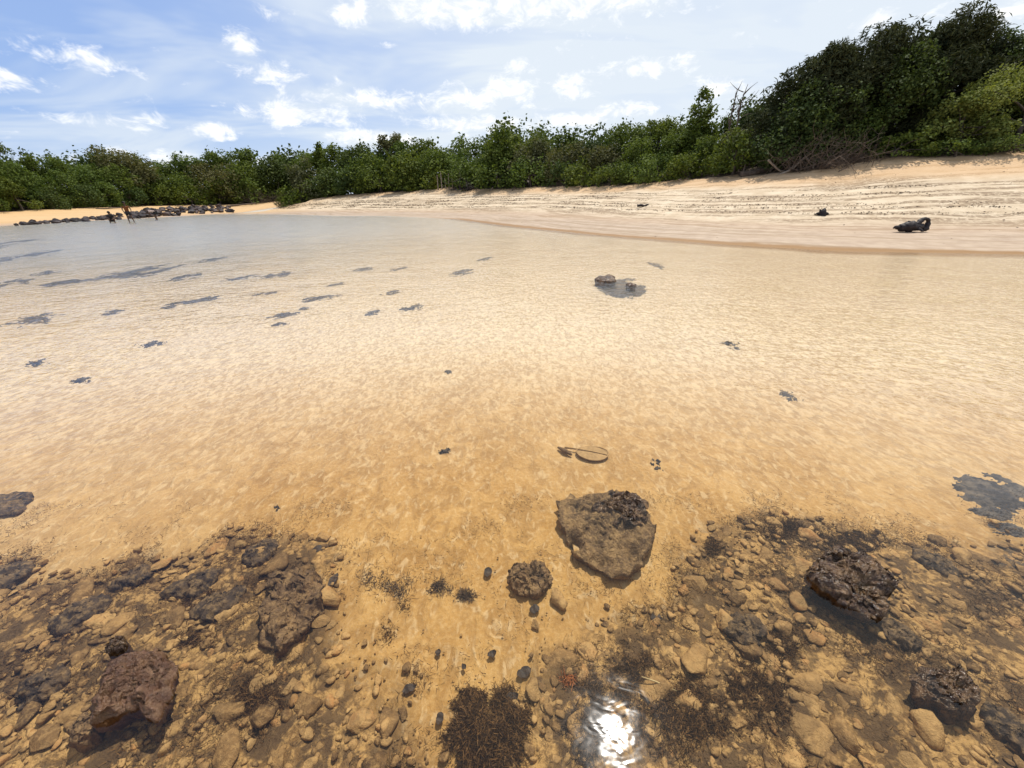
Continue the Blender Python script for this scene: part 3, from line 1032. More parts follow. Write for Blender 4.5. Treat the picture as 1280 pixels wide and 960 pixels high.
def leaf_mesh(seed, L, W):
    rg = np.random.default_rng(seed)
    n = 9
    s = np.linspace(-1, 1, n)
    w = W * (1 - s ** 2) ** .7 * (1 + .1 * rg.normal(size=n))
    V, F = [], []
    for k in range(n):
        z = .004 * math.sin(k * 1.1 + seed) + .003
        V += [(s[k] * L, -w[k], z + .004), (s[k] * L, 0, z), (s[k] * L, w[k], z + .005)]
    for k in range(n - 1):
        for j in (0, 1):
            a = k * 3 + j
            F.append((a, a + 3, a + 4, a + 1))
    return mesh_np('fallen_leaf', V, F, M_LEAFDEAD)


LEAVES = [(610, 717, 5, 7, 'fallen black leaf left of the curled brown rock'), (655, 842, 10, 6, 'largest fallen black leaf on clean sand at bottom centre'),
          (820, 775, 6, 10, 'dark leaf on the sand below the broad tan rock'), (417, 727, 5, 11, 'slim dark leaf right of the oblong brown rock'),
          (512, 862, 9, 5, 'ragged dark leaf on the left sand'), (640, 874, 9, 6, 'dark crumpled leaf above the fuzzy clump'),
          (615, 819, 6, 4, 'small dark leaf left of the largest leaf'), (550, 900, 5, 7, 'dark leaf left of the fuzzy clump'),
          (668, 763, 7, 6, 'small dark leaf below the curled rock'), (397, 688, 10, 5, 'grey leaf right of the dark turfed slab'),
          (548, 817, 3, 4, 'tiny dark leaf scrap in the middle of sand'), (580, 835, 3, 2, 'tiny dark leaf scrap right of another')]
for k, (cx, cy, hw, hh, lab) in enumerate(LEAVES):
    c = at_z(cx, cy, -.11)
    sz = np.linalg.norm(at_z(cx + max(hw, hh), cy, -.11) - c)
    L, W = sz * 1.0, sz * min(hw, hh) / max(hw, hh)
    o = obj('fallen_leaf', leaf_mesh(k, L, max(W, .012)), None, (c[0], c[1], -.106), .4 if hw >= hh else 1.45)
    tag(o, lab, 'leaf')


def buried_disc():
    """oval sand-dusted leaf with a raised rim and midrib, its stalk end half buried"""
    c = at_z(740, 569, -.115) + np.array([0, 0, .014])
    root = bpy.data.objects.new('broad_leaf', None)
    col.objects.link(root)
    root.location = [float(v) for v in c]
    root.rotation_euler[2] = -.12
    tag(root, 'oval sand-dusted leaf with dark rim lying flat on the sandy bed', 'leaf')
    a = np.linspace(0, 2 * PI, 49)
    rim = np.stack([.115 * np.cos(a), .085 * np.sin(a), .008 + .006 * np.sin(a * 2 + 1)], 1)
    obj('rim', tube_mesh('rim', [tube_np(rim, .0045, 6, False)], M_SANDY), root)
    V, F = [(0, 0, .012)], []
    for r in (.33, .66, .97):
        for k in range(48):
            V.append((.115 * r * math.cos(a[k]), .085 * r * math.sin(a[k]), .012 - .006 * r * r))
    for k in range(48):
        F.append((0, 1 + k, 1 + (k + 1) % 48, 1 + (k + 1) % 48))
    me = bpy.data.meshes.new('blade')
    FF = [f[:3] for f in F] + [(1 + r * 48 + k, 49 + r * 48 + k, 49 + r * 48 + (k + 1) % 48, 1 + r * 48 + (k + 1) % 48) for r in (0, 1) for k in range(48)]
    me.from_pydata(V, [], FF)
    me.materials.append(M_SANDY)
    obj('blade', me, root)
    obj('midrib', tube_mesh('midrib', [tube_np([(-.2, .05, .006), (-.1, .03, .012), (0, .005, .016), (.11, -.02, .01)], [.008, .006, .005, .004], 6)], M_SANDY), root)
    obj('stalk', tube_mesh('stalk', [tube_np([(-.25, .05, .004), (-.2, .0, .014), (-.15, -.035, .004)], [.008, .02, .008], 7)], M_BROWNROCK), root)


M_SANDY = mat_plain('sandy_film', (.26, .17, .08), (.38, .25, .12), 40, .85)
buried_disc()
tw = [at_z(802, 846, -.07), at_z(820, 852, -.06), at_z(846, 864, -.08)]
tw = np.array(tw)
tag(obj('twig', tube_mesh('twig', [tube_np(tw - tw[0], [.003, .003, .002], 6)], M_TWIG), None, tw[0]), 'thin straw coloured twig lying over the algae mat', 'twig')


# ------------------------------------------------------------------ far shore: dark rocks, driftwood, pebbles, people
SHR = []
for k in range(8):
    V, F = stone_verts(3, 700 + k, .75)
    SHR.append(mesh_np('shore_rock', V, F, M_BLACKROCK))
rng = np.random.default_rng(5)
line_lo = [(20, 282.2), (60, 280), (100, 277.5), (140, 275), (180, 273), (220, 270), (260, 267.3), (300, 264.5), (340, 261.5)]
line_hi = [(20, 280), (60, 277.5), (100, 274), (140, 269), (180, 264.5), (220, 260.5), (260, 258), (300, 256.5), (340, 255)]
lx = [p[0] for p in line_lo]
for k in range(320):
    px = 20 + 268 * rng.random() ** .8
    lo, hi = np.interp(px, lx, [p[1] for p in line_lo]), np.interp(px, lx, [p[1] for p in line_hi])
    f = rng.random()
    if px < 75 and rng.random() < .4:
        continue
    py = lo + (hi - lo) * f
    p = hit(px, py)
    s = rng.uniform(.15, .34) * (1.7 if px > 165 else 1)
    o = obj('shore_rock', SHR[k % 8], None, (p[0], p[1], max(p[2], -.05) + s * .25), rng.uniform(0, 6.28))
    o.scale = (s * rng.uniform(.9, 1.4), s, s * rng.uniform(.8, 1.2))
    tag(o, 'black rock in the low rocky bank along the far left shore', 'rock', 'black rocks of the far left bank')

# pebbles and wrack on the beach
N = 700000
x = rng.uniform(-45, 45, N)
y = rng.uniform(5, 85, N)
d = sdist(x, y, SHORE)
sel = (d > .6) & (d < 22)
x, y, d = x[sel], y[sel], d[sel]
N = len(x)
dv = sdist(x, y, VEG)
w = d + fbm(P3(x, y) * .10, 2, 44) * .7
band = sum(np.exp(-((w - c_) / .14) ** 2) for c_ in (9.0, 9.9, 10.5, 11.6, 12.3, 13.4)) * .9 + .012 * ss(6, 9, d) + .001
ok = (d > .6) & (dv < .2) & (rng.random(N) < band) & (x > -38)
x, y = x[ok], y[ok]
z = terrain(x, y)
parts, rv = [], []
for a, b, c in zip(x, y, z):
    V, F = LOW[rng.integers(8)]
    r = (.020 + .030 * rng.random() ** 3) * (.5 + math.hypot(a, b) / 45)
    parts.append((V * r * np.array([rng.uniform(.8, 1.6), 1, .8]) + np.array([a, b, c + .045 * math.sin(0) + r * .3]), F))
    rv.append(np.full(len(V), rng.random() ** 1.6))
V, F = join_np(parts)
me = mesh_np('pebbles', V, F, M_PEBBLE)
attr(me, 'rnd', np.concatenate(rv))
stuff(obj('pebbles', me), 'dark pebbles and wrack strewn in lines along the pale beach', 'pebbles')


def lumpy_log(pts, rad, n=14, seed=0, amp=.18, sub=10):
    pts = np.asarray(pts, float)
    s = np.linspace(0, len(pts) - 1, sub * (len(pts) - 1) + 1)
    q = np.stack([np.interp(s, np.arange(len(pts)), pts[:, k]) for k in range(3)], 1)
    # soften the corners
    for _ in range(4):
        q[1:-1] = (q[:-2] + 2 * q[1:-1] + q[2:]) / 4
    r = np.interp(s, np.arange(len(pts)), rad)
    V, F = tube_np(q, r, n)
    m = len(q) * n
    ctr = np.repeat(q, n, 0)
    f = 1 + amp * fbm(V[:m] / max(rad) * .9 + seed * 2.3, 4, seed, .6)
    V[:m] = ctr + (V[:m] - ctr) * f[:, None]
    return V, F


p = hit(1138, 289)
root = obj('driftwood', None, None, p)
tag(root, 'charred black driftwood log with looped end on the wet beach', 'driftwood')
obj('trunk', tube_mesh('trunk', [lumpy_log([(-.42, .05, .12), (-.2, 0, .16), (.1, 0, .17), (.38, .02, .14)], [.13, .17, .17, .12], 20, 1, .5, 14), lumpy_log([(-.42, .05, .12), (-.55, .08, .16), (-.62, .1, .10)], [.09, .06, .02], 9, 31, .4), lumpy_log([(-.1, 0, .22), (-.14, .02, .33), (-.22, .02, .36)], [.06, .04, .02], 8, 32, .4), lumpy_log([(.05, -.05, .12), (.12, -.2, .08), (.18, -.3, .02)], [.07, .05, .03], 8, 33, .4)], M_BLACKWOOD), root)
obj('loop', tube_mesh('loop', [lumpy_log([(.10, -.02, .2), (.2, -.02, .34), (.36, 0, .46), (.53, .02, .38), (.57, .0, .18), (.48, 0, .05)], [.10, .075, .055, .06, .085, .11], 14, 2, .55)], M_BLACKWOOD), root)
obj('root_knob', tube_mesh('root_knob', [lumpy_log([(.40, -.04, .05), (.52, -.06, .09), (.60, -.05, .07)], [.08, .09, .05], 10, 3)], M_BLACKWOOD), root)
p = hit(1028, 268.5)
root = obj('tree_stump', None, None, p)
tag(root, 'small black pointed stump on the beach behind the driftwood', 'stump')
obj('body', tube_mesh('body', [lumpy_log([(-.02, 0, -.05), (0, 0, .10), (.01, 0, .22), (.03, 0, .30)], [.20, .15, .08, .02], 14, 4, .6), lumpy_log([(-.05, 0, .05), (-.14, .02, .16), (-.17, .02, .24)], [.08, .05, .02], 8, 41, .4), lumpy_log([(0, 0, .05), (-.22, .05, .06), (-.34, .06, .01)], [.08, .05, .02], 8, 42, .4)], M_BLACKWOOD), root)
obj('root', tube_mesh('root', [lumpy_log([(0, 0, .07), (.2, .0, .05), (.28, 0, .02)], [.08, .06, .03], 10, 5)], M_BLACKWOOD), root)
p = hit(803, 258.5)
root = obj('driftwood', None, None, p)
tag(root, 'small dark stick with upturned tip on the middle beach', 'driftwood')
obj('stick', tube_mesh('stick', [lumpy_log([(-.36, 0, .06), (-.1, 0, .09), (.12, 0, .05), (.3, 0, .12), (.42, 0, .16)], [.08, .09, .06, .05, .03], 10, 6)], M_BLACKWOOD), root)

LOGS = [([(356, 249.0), (375, 247.3)], .16, M_WOODPALE, 'pale driftwood log under the left mangroves'),
        ([(338, 252), (350, 240)], .10, M_WOOD, 'leaning grey dead branch under the left mangroves'),
        ([(925, 222), (945, 219), (962, 214)], .26, M_WOOD, 'thick grey fallen trunk at the foot of dark trees'),
        ([(968, 222), (990, 212), (1012, 190)], .09, M_WOODPALE, 'pale bare branch arching up from the dead brush'),
        ([(960, 200), (975, 214), (985, 222)], .07, M_WOODPALE, 'short pale branch leaning left in the dead brush'),
        ([(929, 216), (933, 202), (937, 195)], .07, M_WOODPALE, 'upright broken stub on the thick fallen trunk'),
        ([(613, 239), (616, 234)], .09, M_WOODPALE, 'pale broken stake at the edge of beach shrubs'),
        ([(640, 239), (643, 233), (646, 238)], .07, M_WOOD, 'small bent dead root beside the pale stake'),
        ([(661, 231), (663, 222)], .07, M_WOODPALE, 'pale bare stem standing in front of the shrubs'),
        ([(120, 261.5), (160, 259)], .10, M_WOOD, 'brown log along the foot of far left trees'),
        ([(285, 258), (320, 254)], .14, M_WOOD, 'dark fallen trunk behind the black rocks')]
for k, (pts, r, mat, lab) in enumerate(LOGS):
    b = hit(pts[0][0], max(q[1] for q in pts) + .3)
    rho = math.hypot(b[0], b[1])
    W = []
    for (a, c) in pts:
        v = ray(a, c)
        sc = (rho + .25 * len(W)) / math.hypot(v[0], v[1])
        q = np.array([v[0] * sc, v[1] * sc, H + v[2] * sc])
        q[2] = max(q[2], t1(q[0], q[1]) + r * .5)
        W.append(q)
    W = np.array(W)
    rad = np.linspace(r, r * .55, len(W))
    tag(obj('dead_branch' if r < .12 else 'driftwood_log', tube_mesh('log', [lumpy_log(W - W[0], rad, 9, k, .25)], mat), None, W[0]), lab, 'log')

# stakes of an old fence
for k in range(7):
    px = 548 + k * 4.6
    b = hit(px, 239.5)
    dr = b[:2] / np.linalg.norm(b[:2])
    q = np.array([b[0], b[1]]) + dr * 1.0
    h = 2.0 + .5 * math.sin(k * 2.2)
    zz = t1(*q)
    tag(obj('fence_stake', tube_mesh('fence_stake', [lumpy_log([(0, 0, -.2), (.03 * math.sin(k), 0, h * .5), (.08 * math.sin(k * 3), 0, h)], [.085, .075, .05], 8, k, .15)], M_WOODPALE), None, (q[0], q[1], zz)),
        'grey upright stake in the old fence below the middle trees, %s from the left' % ordinal(k + 1), 'stake', 'stakes of the old fence')


# ------------------------------------------------------------------ people wading
def skin_figure(name, joints, edges, mat, root, lab=None, parent=None, loc=None, rz=0, rootv=0):
    me = bpy.data.meshes.new(name)
    me.from_pydata([j[:3] for j in joints], edges, [])
    o = bpy.data.objects.new(name + '_tmp', me)
    col.objects.link(o)
    sk = o.modifiers.new('skin', 'SKIN')
    sk.use_smooth_shade = True
    for i, j in enumerate(joints):
        r = j[3] if isinstance(j[3], tuple) else (j[3], j[3])
        me.skin_vertices[0].data[i].radius = r
        me.skin_vertices[0].data[i].use_root = (i == rootv)
    o.modifiers.new('sub', 'SUBSURF').levels = 2
    dg = bpy.context.evaluated_depsgraph_get()
    m2 = bpy.data.meshes.new_from_object(o.evaluated_get(dg))
    bpy.data.objects.remove(o)
    m2.name = name
    m2.materials.clear()
    m2.materials.append(mat)
    return obj(name, m2, parent)


M_SKIN = mat_plain('skin', (.055, .030, .020), (.08, .045, .030), 30, .6)
M_HAIR = mat_plain('hair', (.012, .009, .008), (.03, .022, .018), 60, .7)
M_SHIRT = mat_plain('orange_cloth', (.11, .035, .008), (.16, .055, .014), 12, .9)
M_DARKC = mat_plain('dark_cloth', (.012, .012, .014), (.03, .03, .034), 12, .9)
M_PALEC = mat_plain('pale_cloth', (.30, .22, .20), (.45, .36, .32), 12, .9)
M_EYE = mat_plain('eye', (.02, .02, .02), (.03, .03, .03), 10, .3)


def person(px, py, pose, shirt, label, rz):
    b = hit(px, py)
    root = obj('person', None, None, (b[0], b[1], max(b[2], -.10)), rz)
    tag(root, label, 'person', None)
    root.scale = (1.08, 1.08, 1.08)
    if pose == 'stand':
        hip, chest, neck, head = (0, 0, .86), (0, .02, 1.18), (0, .0, 1.40), (0, -.03, 1.55)
        kn = [(-.12, -.04, .46), (.14, -.10, .46)]
        ft = [(-.12, .02, .05), (.20, -.06, .05)]
        el = [(-.27, .03, 1.10), (.28, .02, 1.12)]
        ha = [(-.22, -.14, .90), (.26, -.16, .93)]
    elif pose == 'bend':
        hip, chest, neck, head = (0, .12, .74), (0, -.18, .88), (0, -.36, .88), (0, -.50, .80)
        kn = [(-.12, .04, .40), (.12, -.02, .40)]
        ft = [(-.13, .10, .05), (.13, .02, .05)]
        el = [(-.20, -.32, .60), (.20, -.34, .60)]
        ha = [(-.14, -.44, .36), (.12, -.46, .36)]
    else:
        hip, chest, neck, head = (0, .12, .28), (0, .0, .52), (0, -.10, .70), (0, -.16, .82)
        kn = [(-.16, -.22, .46), (.16, -.22, .46)]
        ft = [(-.14, -.06, .05), (.14, -.06, .05)]
        el = [(-.26, -.14, .44), (.26, -.14, .44)]
        ha = [(-.14, -.34, .36), (.14, -.34, .36)]
    V3 = lambda p: np.array(p, float)
    mid = tuple((V3(hip) + V3(chest)) / 2)
    ax = V3(chest) - V3(hip)
    ax /= np.linalg.norm(ax)
    sh = [tuple(V3(neck) - ax * .07 + np.array([s * .17, 0, 0])) for s in (-1, 1)]
    hp = [tuple(V3(hip) + np.array([s * .09, 0, -.03])) for s in (-1, 1)]
    J = [(*hip, (.13, .10)), (*mid, (.125, .095)), (*chest, (.15, .11)), (*neck, .055), (*head, (.085, .10)), (*(V3(head) + (V3(head) - V3(neck)) * .55), .07)]
    E_ = [(0, 1), (1, 2), (2, 3), (3, 4), (4, 5)]
    for s in (0, 1):
        i = len(J)
        J += [(*sh[s], .06), (*el[s], .042), (*ha[s], .03)]
        E_ += [(2, i), (i, i + 1), (i + 1, i + 2)]
        hd = V3(ha[s]) - V3(el[s])
        hd /= np.linalg.norm(hd)
        pl = V3(ha[s]) + hd * .08
        J.append((*pl, (.035, .016)))
        E_.append((i + 2, i + 3))
        pi_ = i + 3
        for q in range(4):       # four fingers and a thumb
            f0 = pl + hd * .05 + np.array([(q - 1.5) * .018, 0, 0])
            f1 = f0 + hd * (.045 - .006 * abs(q - 1.5)) + np.array([0, .012, 0])
            k = len(J)
            J += [(*f0, .009), (*f1, .007)]
            E_ += [(pi_, k), (k, k + 1)]
        k = len(J)
        J += [(*(V3(ha[s]) + hd * .05 + np.array([-.045 if s else .045, 0, 0])), .010)]
        E_.append((i + 2, k))
        i = len(J)
        J += [(*hp[s], .085), (*kn[s], .058), (*ft[s], .038), (*(V3(ft[s]) + np.array([0, -.17, -.02])), (.04, .025))]
        E_ += [(0, i), (i, i + 1), (i + 1, i + 2), (i + 2, i + 3)]
    skin_figure('body', J, E_, M_SKIN, root, parent=root)
    T = [(*(V3(hip) + ax * .02), (.15, .115)), (*mid, (.145, .112)), (*chest, (.17, .128)), (*(V3(neck) - ax * .06), (.10, .085))]
    TE = [(0, 1), (1, 2), (2, 3)]
    for s in (0, 1):
        i = len(T)
        T += [(*sh[s], .078), (*(V3(sh[s]) * .45 + V3(el[s]) * .55), .064)]
        TE += [(2, i), (i, i + 1)]
    skin_figure('shirt', T, TE, shirt, root, parent=root)
    S = [(*hip, (.155, .12))]
    SE = []
    for s in (0, 1):
        i = len(S)
        S += [(*hp[s], .105), (*(V3(hp[s]) * .35 + V3(kn[s]) * .65), .088)]
        SE += [(0, i), (i, i + 1)]
    skin_figure('shorts', S, SE, M_DARKC, root, parent=root)
    hv, hf = ICO[3]
    hvec = V3(head) - V3(neck)
    hvec /= np.linalg.norm(hvec)
    hc = V3(head) + hvec * .06 + np.array([0, .02, 0])
    keep = [f for f in hf.tolist() if np.mean([hv[i] @ np.array([0, .5, .87]) for i in f]) > -.15]
    me = bpy.data.meshes.new('hair')
    me.from_pydata([tuple(hc + v * np.array([.105, .12, .115])) for v in hv], [], keep)
    me.materials.append(M_HAIR)
    obj('hair', me, root)
    for s in (-1, 1):
        me = mesh_np('eye', hv * .014 + V3(head) + np.array([s * .035, -.095, .03]), hf, M_EYE)
        obj('eye', me, root)
    nv, nf = lumpy_log([(head[0], head[1] - .09, head[2] + .03), (head[0], head[1] - .125, head[2] - .01), (head[0], head[1] - .09, head[2] - .02)], [.010, .017, .012], 7, 1, 0, 3)
    obj('nose', tube_mesh('nose', [(nv, nf)], M_SKIN), root)
    return root


person(165, 279.2, 'stand', M_SHIRT, 'person in orange-brown top and dark shorts standing in the shallows', .75)
person(196, 276.0, 'bend', M_PALEC, 'person in pale top bending over at the black rocks', -.9)
person(142, 279.6, 'squat', M_DARKC, 'person in dark clothes crouching left of the standing one', .6)


# ------------------------------------------------------------------ trees and shrubs
def mat_leaf(name, dark, light, trans=.26, hue=.10):
    m, t = new_mat(name)
    tint = t.n('ShaderNodeAttribute', {'attribute_name': 'tint'}).outputs['Fac']
    rnd = t.n('ShaderNodeObjectInfo').outputs['Random']
    c = t.mix(tint, dark, light)
    c = t.mix(t.math('MULTIPLY', rnd, .5), c, t.mix(1.0, c, (1.25, .95, .55), 'MULTIPLY'))
    d = t.n('ShaderNodeBsdfPrincipled', None, Roughness=.7)
    t.set(d, 'Base Color', c)
    t.set(d, 'Specular IOR Level', .12)
    tr = t.n('ShaderNodeBsdfTranslucent')
    t.set(tr, 'Color', t.mix(1.0, c, (1.3, 1.35, .7), 'MULTIPLY'))
    mx = t.n('ShaderNodeMixShader', None, i0=trans, i1=d.outputs[0], i2=tr.outputs[0])
    out = t.n('ShaderNodeOutputMaterial')
    t.t.links.new(mx.outputs[0], out.inputs[0])
    return m


M_LEAF_MANG = mat_leaf('mangrove_leaf', (.030, .056, .011), (.150, .195, .042))
M_LEAF_DARK = mat_leaf('dark_leaf', (.024, .044, .013), (.085, .118, .034), .22)
M_LEAF_WISP = mat_leaf('wispy_leaf', (.024, .034, .016), (.075, .088, .042), .15)
M_LEAF_PALE = mat_leaf('vine_leaf', (.095, .135, .032), (.23, .27, .08))
M_LEAF_GREY = mat_leaf('grey_green_leaf', (.06, .072, .032), (.135, .135, .065))
M_LEAF_YELL = mat_leaf('yellow_leaf', (.13, .16, .022), (.22, .24, .04))
M_LEAF_DEAD = mat_leaf('dead_twig_leaf', (.06, .045, .03), (.13, .10, .065), .1)


def crown_mesh(name, seed, rx, ry, h, n, leaf, mat, style='round', lean=(0, 0), nl=None, low=.02):
    rg = np.random.default_rng(seed)
    nl = nl or int(20 + 12 * rg.random())
    # lumps spread over the crown's volume, most of them in its skin
    a = rg.random(nl) * 2 * PI
    zz = rg.random(nl) ** .8
    if style == 'column':
        prof = .95 * (1 - zz) ** .75 + .12
        nl_r = .22 + .18 * (1 - zz)
    elif style == 'wide':
        prof = np.sqrt(np.clip(1 - (zz * 1.05 - .25) ** 2, .05, 1)) * .8
        nl_r = .20 + .14 * rg.random(nl)
    else:
        prof = np.sqrt(np.clip(1 - (zz * 1.15 - .28) ** 2, .05, 1)) * .72
        nl_r = .24 + .16 * rg.random(nl)
    rad = prof * (.45 + .60 * np.sqrt(rg.random(nl)))
    hs = h * (low + (1 - low) * zz * .88)
    C = np.stack([rad * np.cos(a) * rx + lean[0] * zz, rad * np.sin(a) * ry + lean[1] * zz, hs], 1)
    R = nl_r * (rx + ry) * .5
    if style == 'column':
        R = nl_r * (rx + ry) * .6
    # ragged sprays on the outline
    k = max(5, nl // 3)
    src = rg.integers(0, nl, k)
    dirs = rg.normal(size=(k, 3)) + np.array([0, 0, .9])
    dirs /= np.linalg.norm(dirs, axis=1)[:, None]
    C = np.concatenate([C, C[src] + dirs * R[src][:, None] * .86])
    R = np.concatenate([R, R[src] * rg.uniform(.3, .5, k)])
    wgt = R ** 1.7
    li = rg.choice(len(C), n, p=wgt / wgt.sum())
    dv = rg.normal(size=(n, 3))
    dv /= np.linalg.norm(dv, axis=1)[:, None]
    rr = R[li] * (1 - .55 * rg.random(n) ** 1.6) * (1 + .12 * rg.normal(size=n) * (rg.random(n) < .25))
    sq = np.array([1, 1, .85 if style != 'wide' else .6])
    P = C[li] + dv * sq * rr[:, None]
    P[:, 2] = np.abs(P[:, 2] - .05) + .05
    # clumps of leaves: pull leaves towards a finer set of twig tips
    tips = P[rg.integers(0, n, max(40, n // 14))]
    ti = rg.integers(0, len(tips), n)
    pull = rg.random(n) < .38
    P[pull] = tips[ti[pull]] + rg.normal(size=(pull.sum(), 3)) * leaf * .8
    nrm = dv * .6 + np.array([0, 0, .65]) + rg.normal(size=(n, 3)) * .55
    if style in ('wispy',):
        tdir = dv * .7 + rg.normal(size=(n, 3)) * .6 + np.array([-.3, 0, -.25])
        asp, L = .14, leaf * 2.1
    else:
        tdir = rg.normal(size=(n, 3))
        asp, L = .42, leaf
    nrm /= np.linalg.norm(nrm, axis=1)[:, None]
    tdir -= (tdir * nrm).sum(1)[:, None] * nrm
    tdir /= np.linalg.norm(tdir, axis=1)[:, None] + 1e-9
    sd_ = np.cross(nrm, tdir)
    ln = (L * rg.uniform(.6, 1.35, n))[:, None]
    V = np.stack([P - tdir * ln * .5, P + sd_ * ln * asp + nrm * ln * .08, P + tdir * ln * .5, P - sd_ * ln * asp + nrm * ln * .08], 1).reshape(-1, 3)
    F = np.arange(n * 4).reshape(-1, 4)
    me = mesh_np(name, V, F, mat, False)
    lumpt = rg.random(len(C))
    attr(me, 'tint', np.repeat(np.clip(.5 * lumpt[li] + .5 * rg.random(n), 0, 1), 4))
    return me, C, R


def trunk_mesh(seed, C, R, h, r, mat, limbs=6):
    rg = np.random.default_rng(seed)
    top = np.array([C[:, 0].mean() * .6, C[:, 1].mean() * .6, h * .62])
    parts = [lumpy_log([(0, 0, -.4), (top[0] * .2 + rg.normal() * .1, top[1] * .2, h * .2), tuple(top * .7), tuple(top)], [r * 1.25, r, r * .7, r * .4], 8, seed, .12, 5)]
    o = np.argsort(-R)[:limbs]
    for i in o:
        f = rg.uniform(.25, .8)
        s = top * f
        e = C[i]
        m = (s + e) / 2 + rg.normal(size=3) * R[i] * .2
        parts.append(lumpy_log([s, m, e, e + (e - m) * .35], [r * .5, r * .35, r * .2, r * .06], 6, seed + 1, .1, 4))
    return tube_mesh('trunk', parts, mat)


VPX = np.array([-220, -110] + [p[0] for p in VEG_PX] + [1380, 1480], float)
VXY = np.array([(-57.5, 28), (-56.5, 38)] + [tuple(hit(*p)[:2]) for p in VEG_PX] + [(30.5, 21.5), (35, 19)])
SKY_PX = [(-220, 170), (-60, 160), (0, 163), (20, 162), (40, 175), (60, 187), (90, 195), (112, 202), (130, 192), (160, 189), (200, 195), (238, 203), (252, 192), (290, 184),
          (330, 178), (352, 187), (380, 186), (430, 183), (470, 180), (520, 170), (540, 167), (560, 173), (600, 170), (620, 163), (650, 155), (680, 160),
          (710, 164), (740, 160), (760, 158), (800, 152), (840, 146), (890, 144), (915, 142), (960, 100), (1000, 90), (1100, 80), (1280, 80), (1480, 80)]
SPX = np.array([p[0] for p in SKY_PX], float)
SPY = np.array([p[1] for p in SKY_PX], float)


def veg_spot(px, off):
    p = np.array([np.interp(px, VPX, VXY[:, 0]), np.interp(px, VPX, VXY[:, 1])])
    dr = p / np.linalg.norm(p)
    p = p + dr * off
    return p, np.linalg.norm(p), t1(*p)


def z_at(px, py, rho):
    v = ray(px, py)
    return H + v[2] / math.hypot(v[0], v[1]) * rho


def px_width(px, py, w, rho):
    a, b = ray(px - w / 2, py), ray(px + w / 2, py)
    ang = abs(math.atan2(a[0], a[1]) - math.atan2(b[0], b[1]))
    return ang * rho


tree_total = 0


def tree(name, label, px, off, py_top, wpx, mat, style='round', dens=1.0, leafpx=3.4, group=None, bark=None, lean=(0, 0), low=.02, depth=1.0, zbase=None, nl=None):
    global tree_total
    tree_total += 1
    p, rho, zg = veg_spot(px, off)
    if zbase is not None:
        zg = zbase
    zt = z_at(px, py_top, rho)
    h = max(zt - zg, .8)
    w = px_width(px, py_top + 20, wpx, rho)
    dist = math.hypot(rho, zg - H)
    pxm = wpx / w                               # pixels per metre
    leaf = max(leafpx / pxm, .07)
    area = wpx * h * pxm
    n = int(min(max(area / (leafpx * leafpx) * 7.0 * dens, 900), 30000))
    root = obj(name, None, None, (p[0], p[1], zg), 0.0)
    tag(root, label, 'tree' if 'tree' in name else 'shrub', group)
    sd_ = 1000 + tree_total * 7
    # crowns face the viewer: rx across the line of sight
    az = math.atan2(p[0], p[1])
    root.rotation_euler[2] = -az
    me, C, R = crown_mesh('crown', sd_, w / 2 * 1.0, w / 2 * depth, h, n, leaf, mat, style, lean, nl, low)
    obj('crown', me, root)
    obj('trunk', trunk_mesh(sd_, C, R, h, min(.05 + h * .018, .3), bark or M_BARK), root)
    return root


trng = np.random.default_rng(42)


def base_y(px):
    return np.interp(px, [p[0] for p in VEG_PX], [p[1] for p in VEG_PX])


# row at the edge of the beach
def run_row(x0, x1, step, off, frac, wmul, mats, name, place, dens, leafpx, jit=.10, fcap=None):
    px, k = x0, 0
    spots = []
    while px < x1:
        spots.append(px)
        px += step * trng.uniform(.75, 1.25)
    for px in spots:
        if px > -8:
            k += 1
            where = '%s from the left' % ordinal(k)
        else:
            where = 'beyond the left edge of the picture'
        by, sy = base_y(px), np.interp(px, SPX, SPY)
        f = frac * trng.uniform(1 - jit, 1 + jit * .6)
        top = by + (sy - by) * min(f, 1.03)
        mi = trng.integers(len(mats))
        mt, adj = mats[mi]
        tree(name, '%s %s, %s' % (adj, place, where), px, off + trng.uniform(-.5, .9), top, step * wmul * trng.uniform(.85, 1.25),
             mt, 'round', dens, leafpx, place)


G = (M_LEAF_MANG, 'mid green leafy')
D = (M_LEAF_DARK, 'dark green leafy')
Y = (M_LEAF_PALE, 'pale green leafy')
K = (M_LEAF_GREY, 'grey-green leafy')
run_row(-190, 905, 34, 1.7, .44, 1.75, [G, G, D, G], 'beach_shrub', 'shrub at the beach edge', 1.0, 2.7, .22)
run_row(-190, 930, 40, 4.6, .74, 1.75, [G, D, G, G, K], 'mangrove_tree', 'tree in the middle row', 1.1, 2.5, .12)
run_row(-190, 950, 36, 8.5, .97, 1.6, [G, D, G, G], 'skyline_tree', 'tree on the skyline row', 1.15, 2.4, .05)
run_row(-190, 950, 60, 13, .90, 1.9, [D, D], 'back_tree', 'tree hidden behind the skyline row', .7, 4.0, .05)

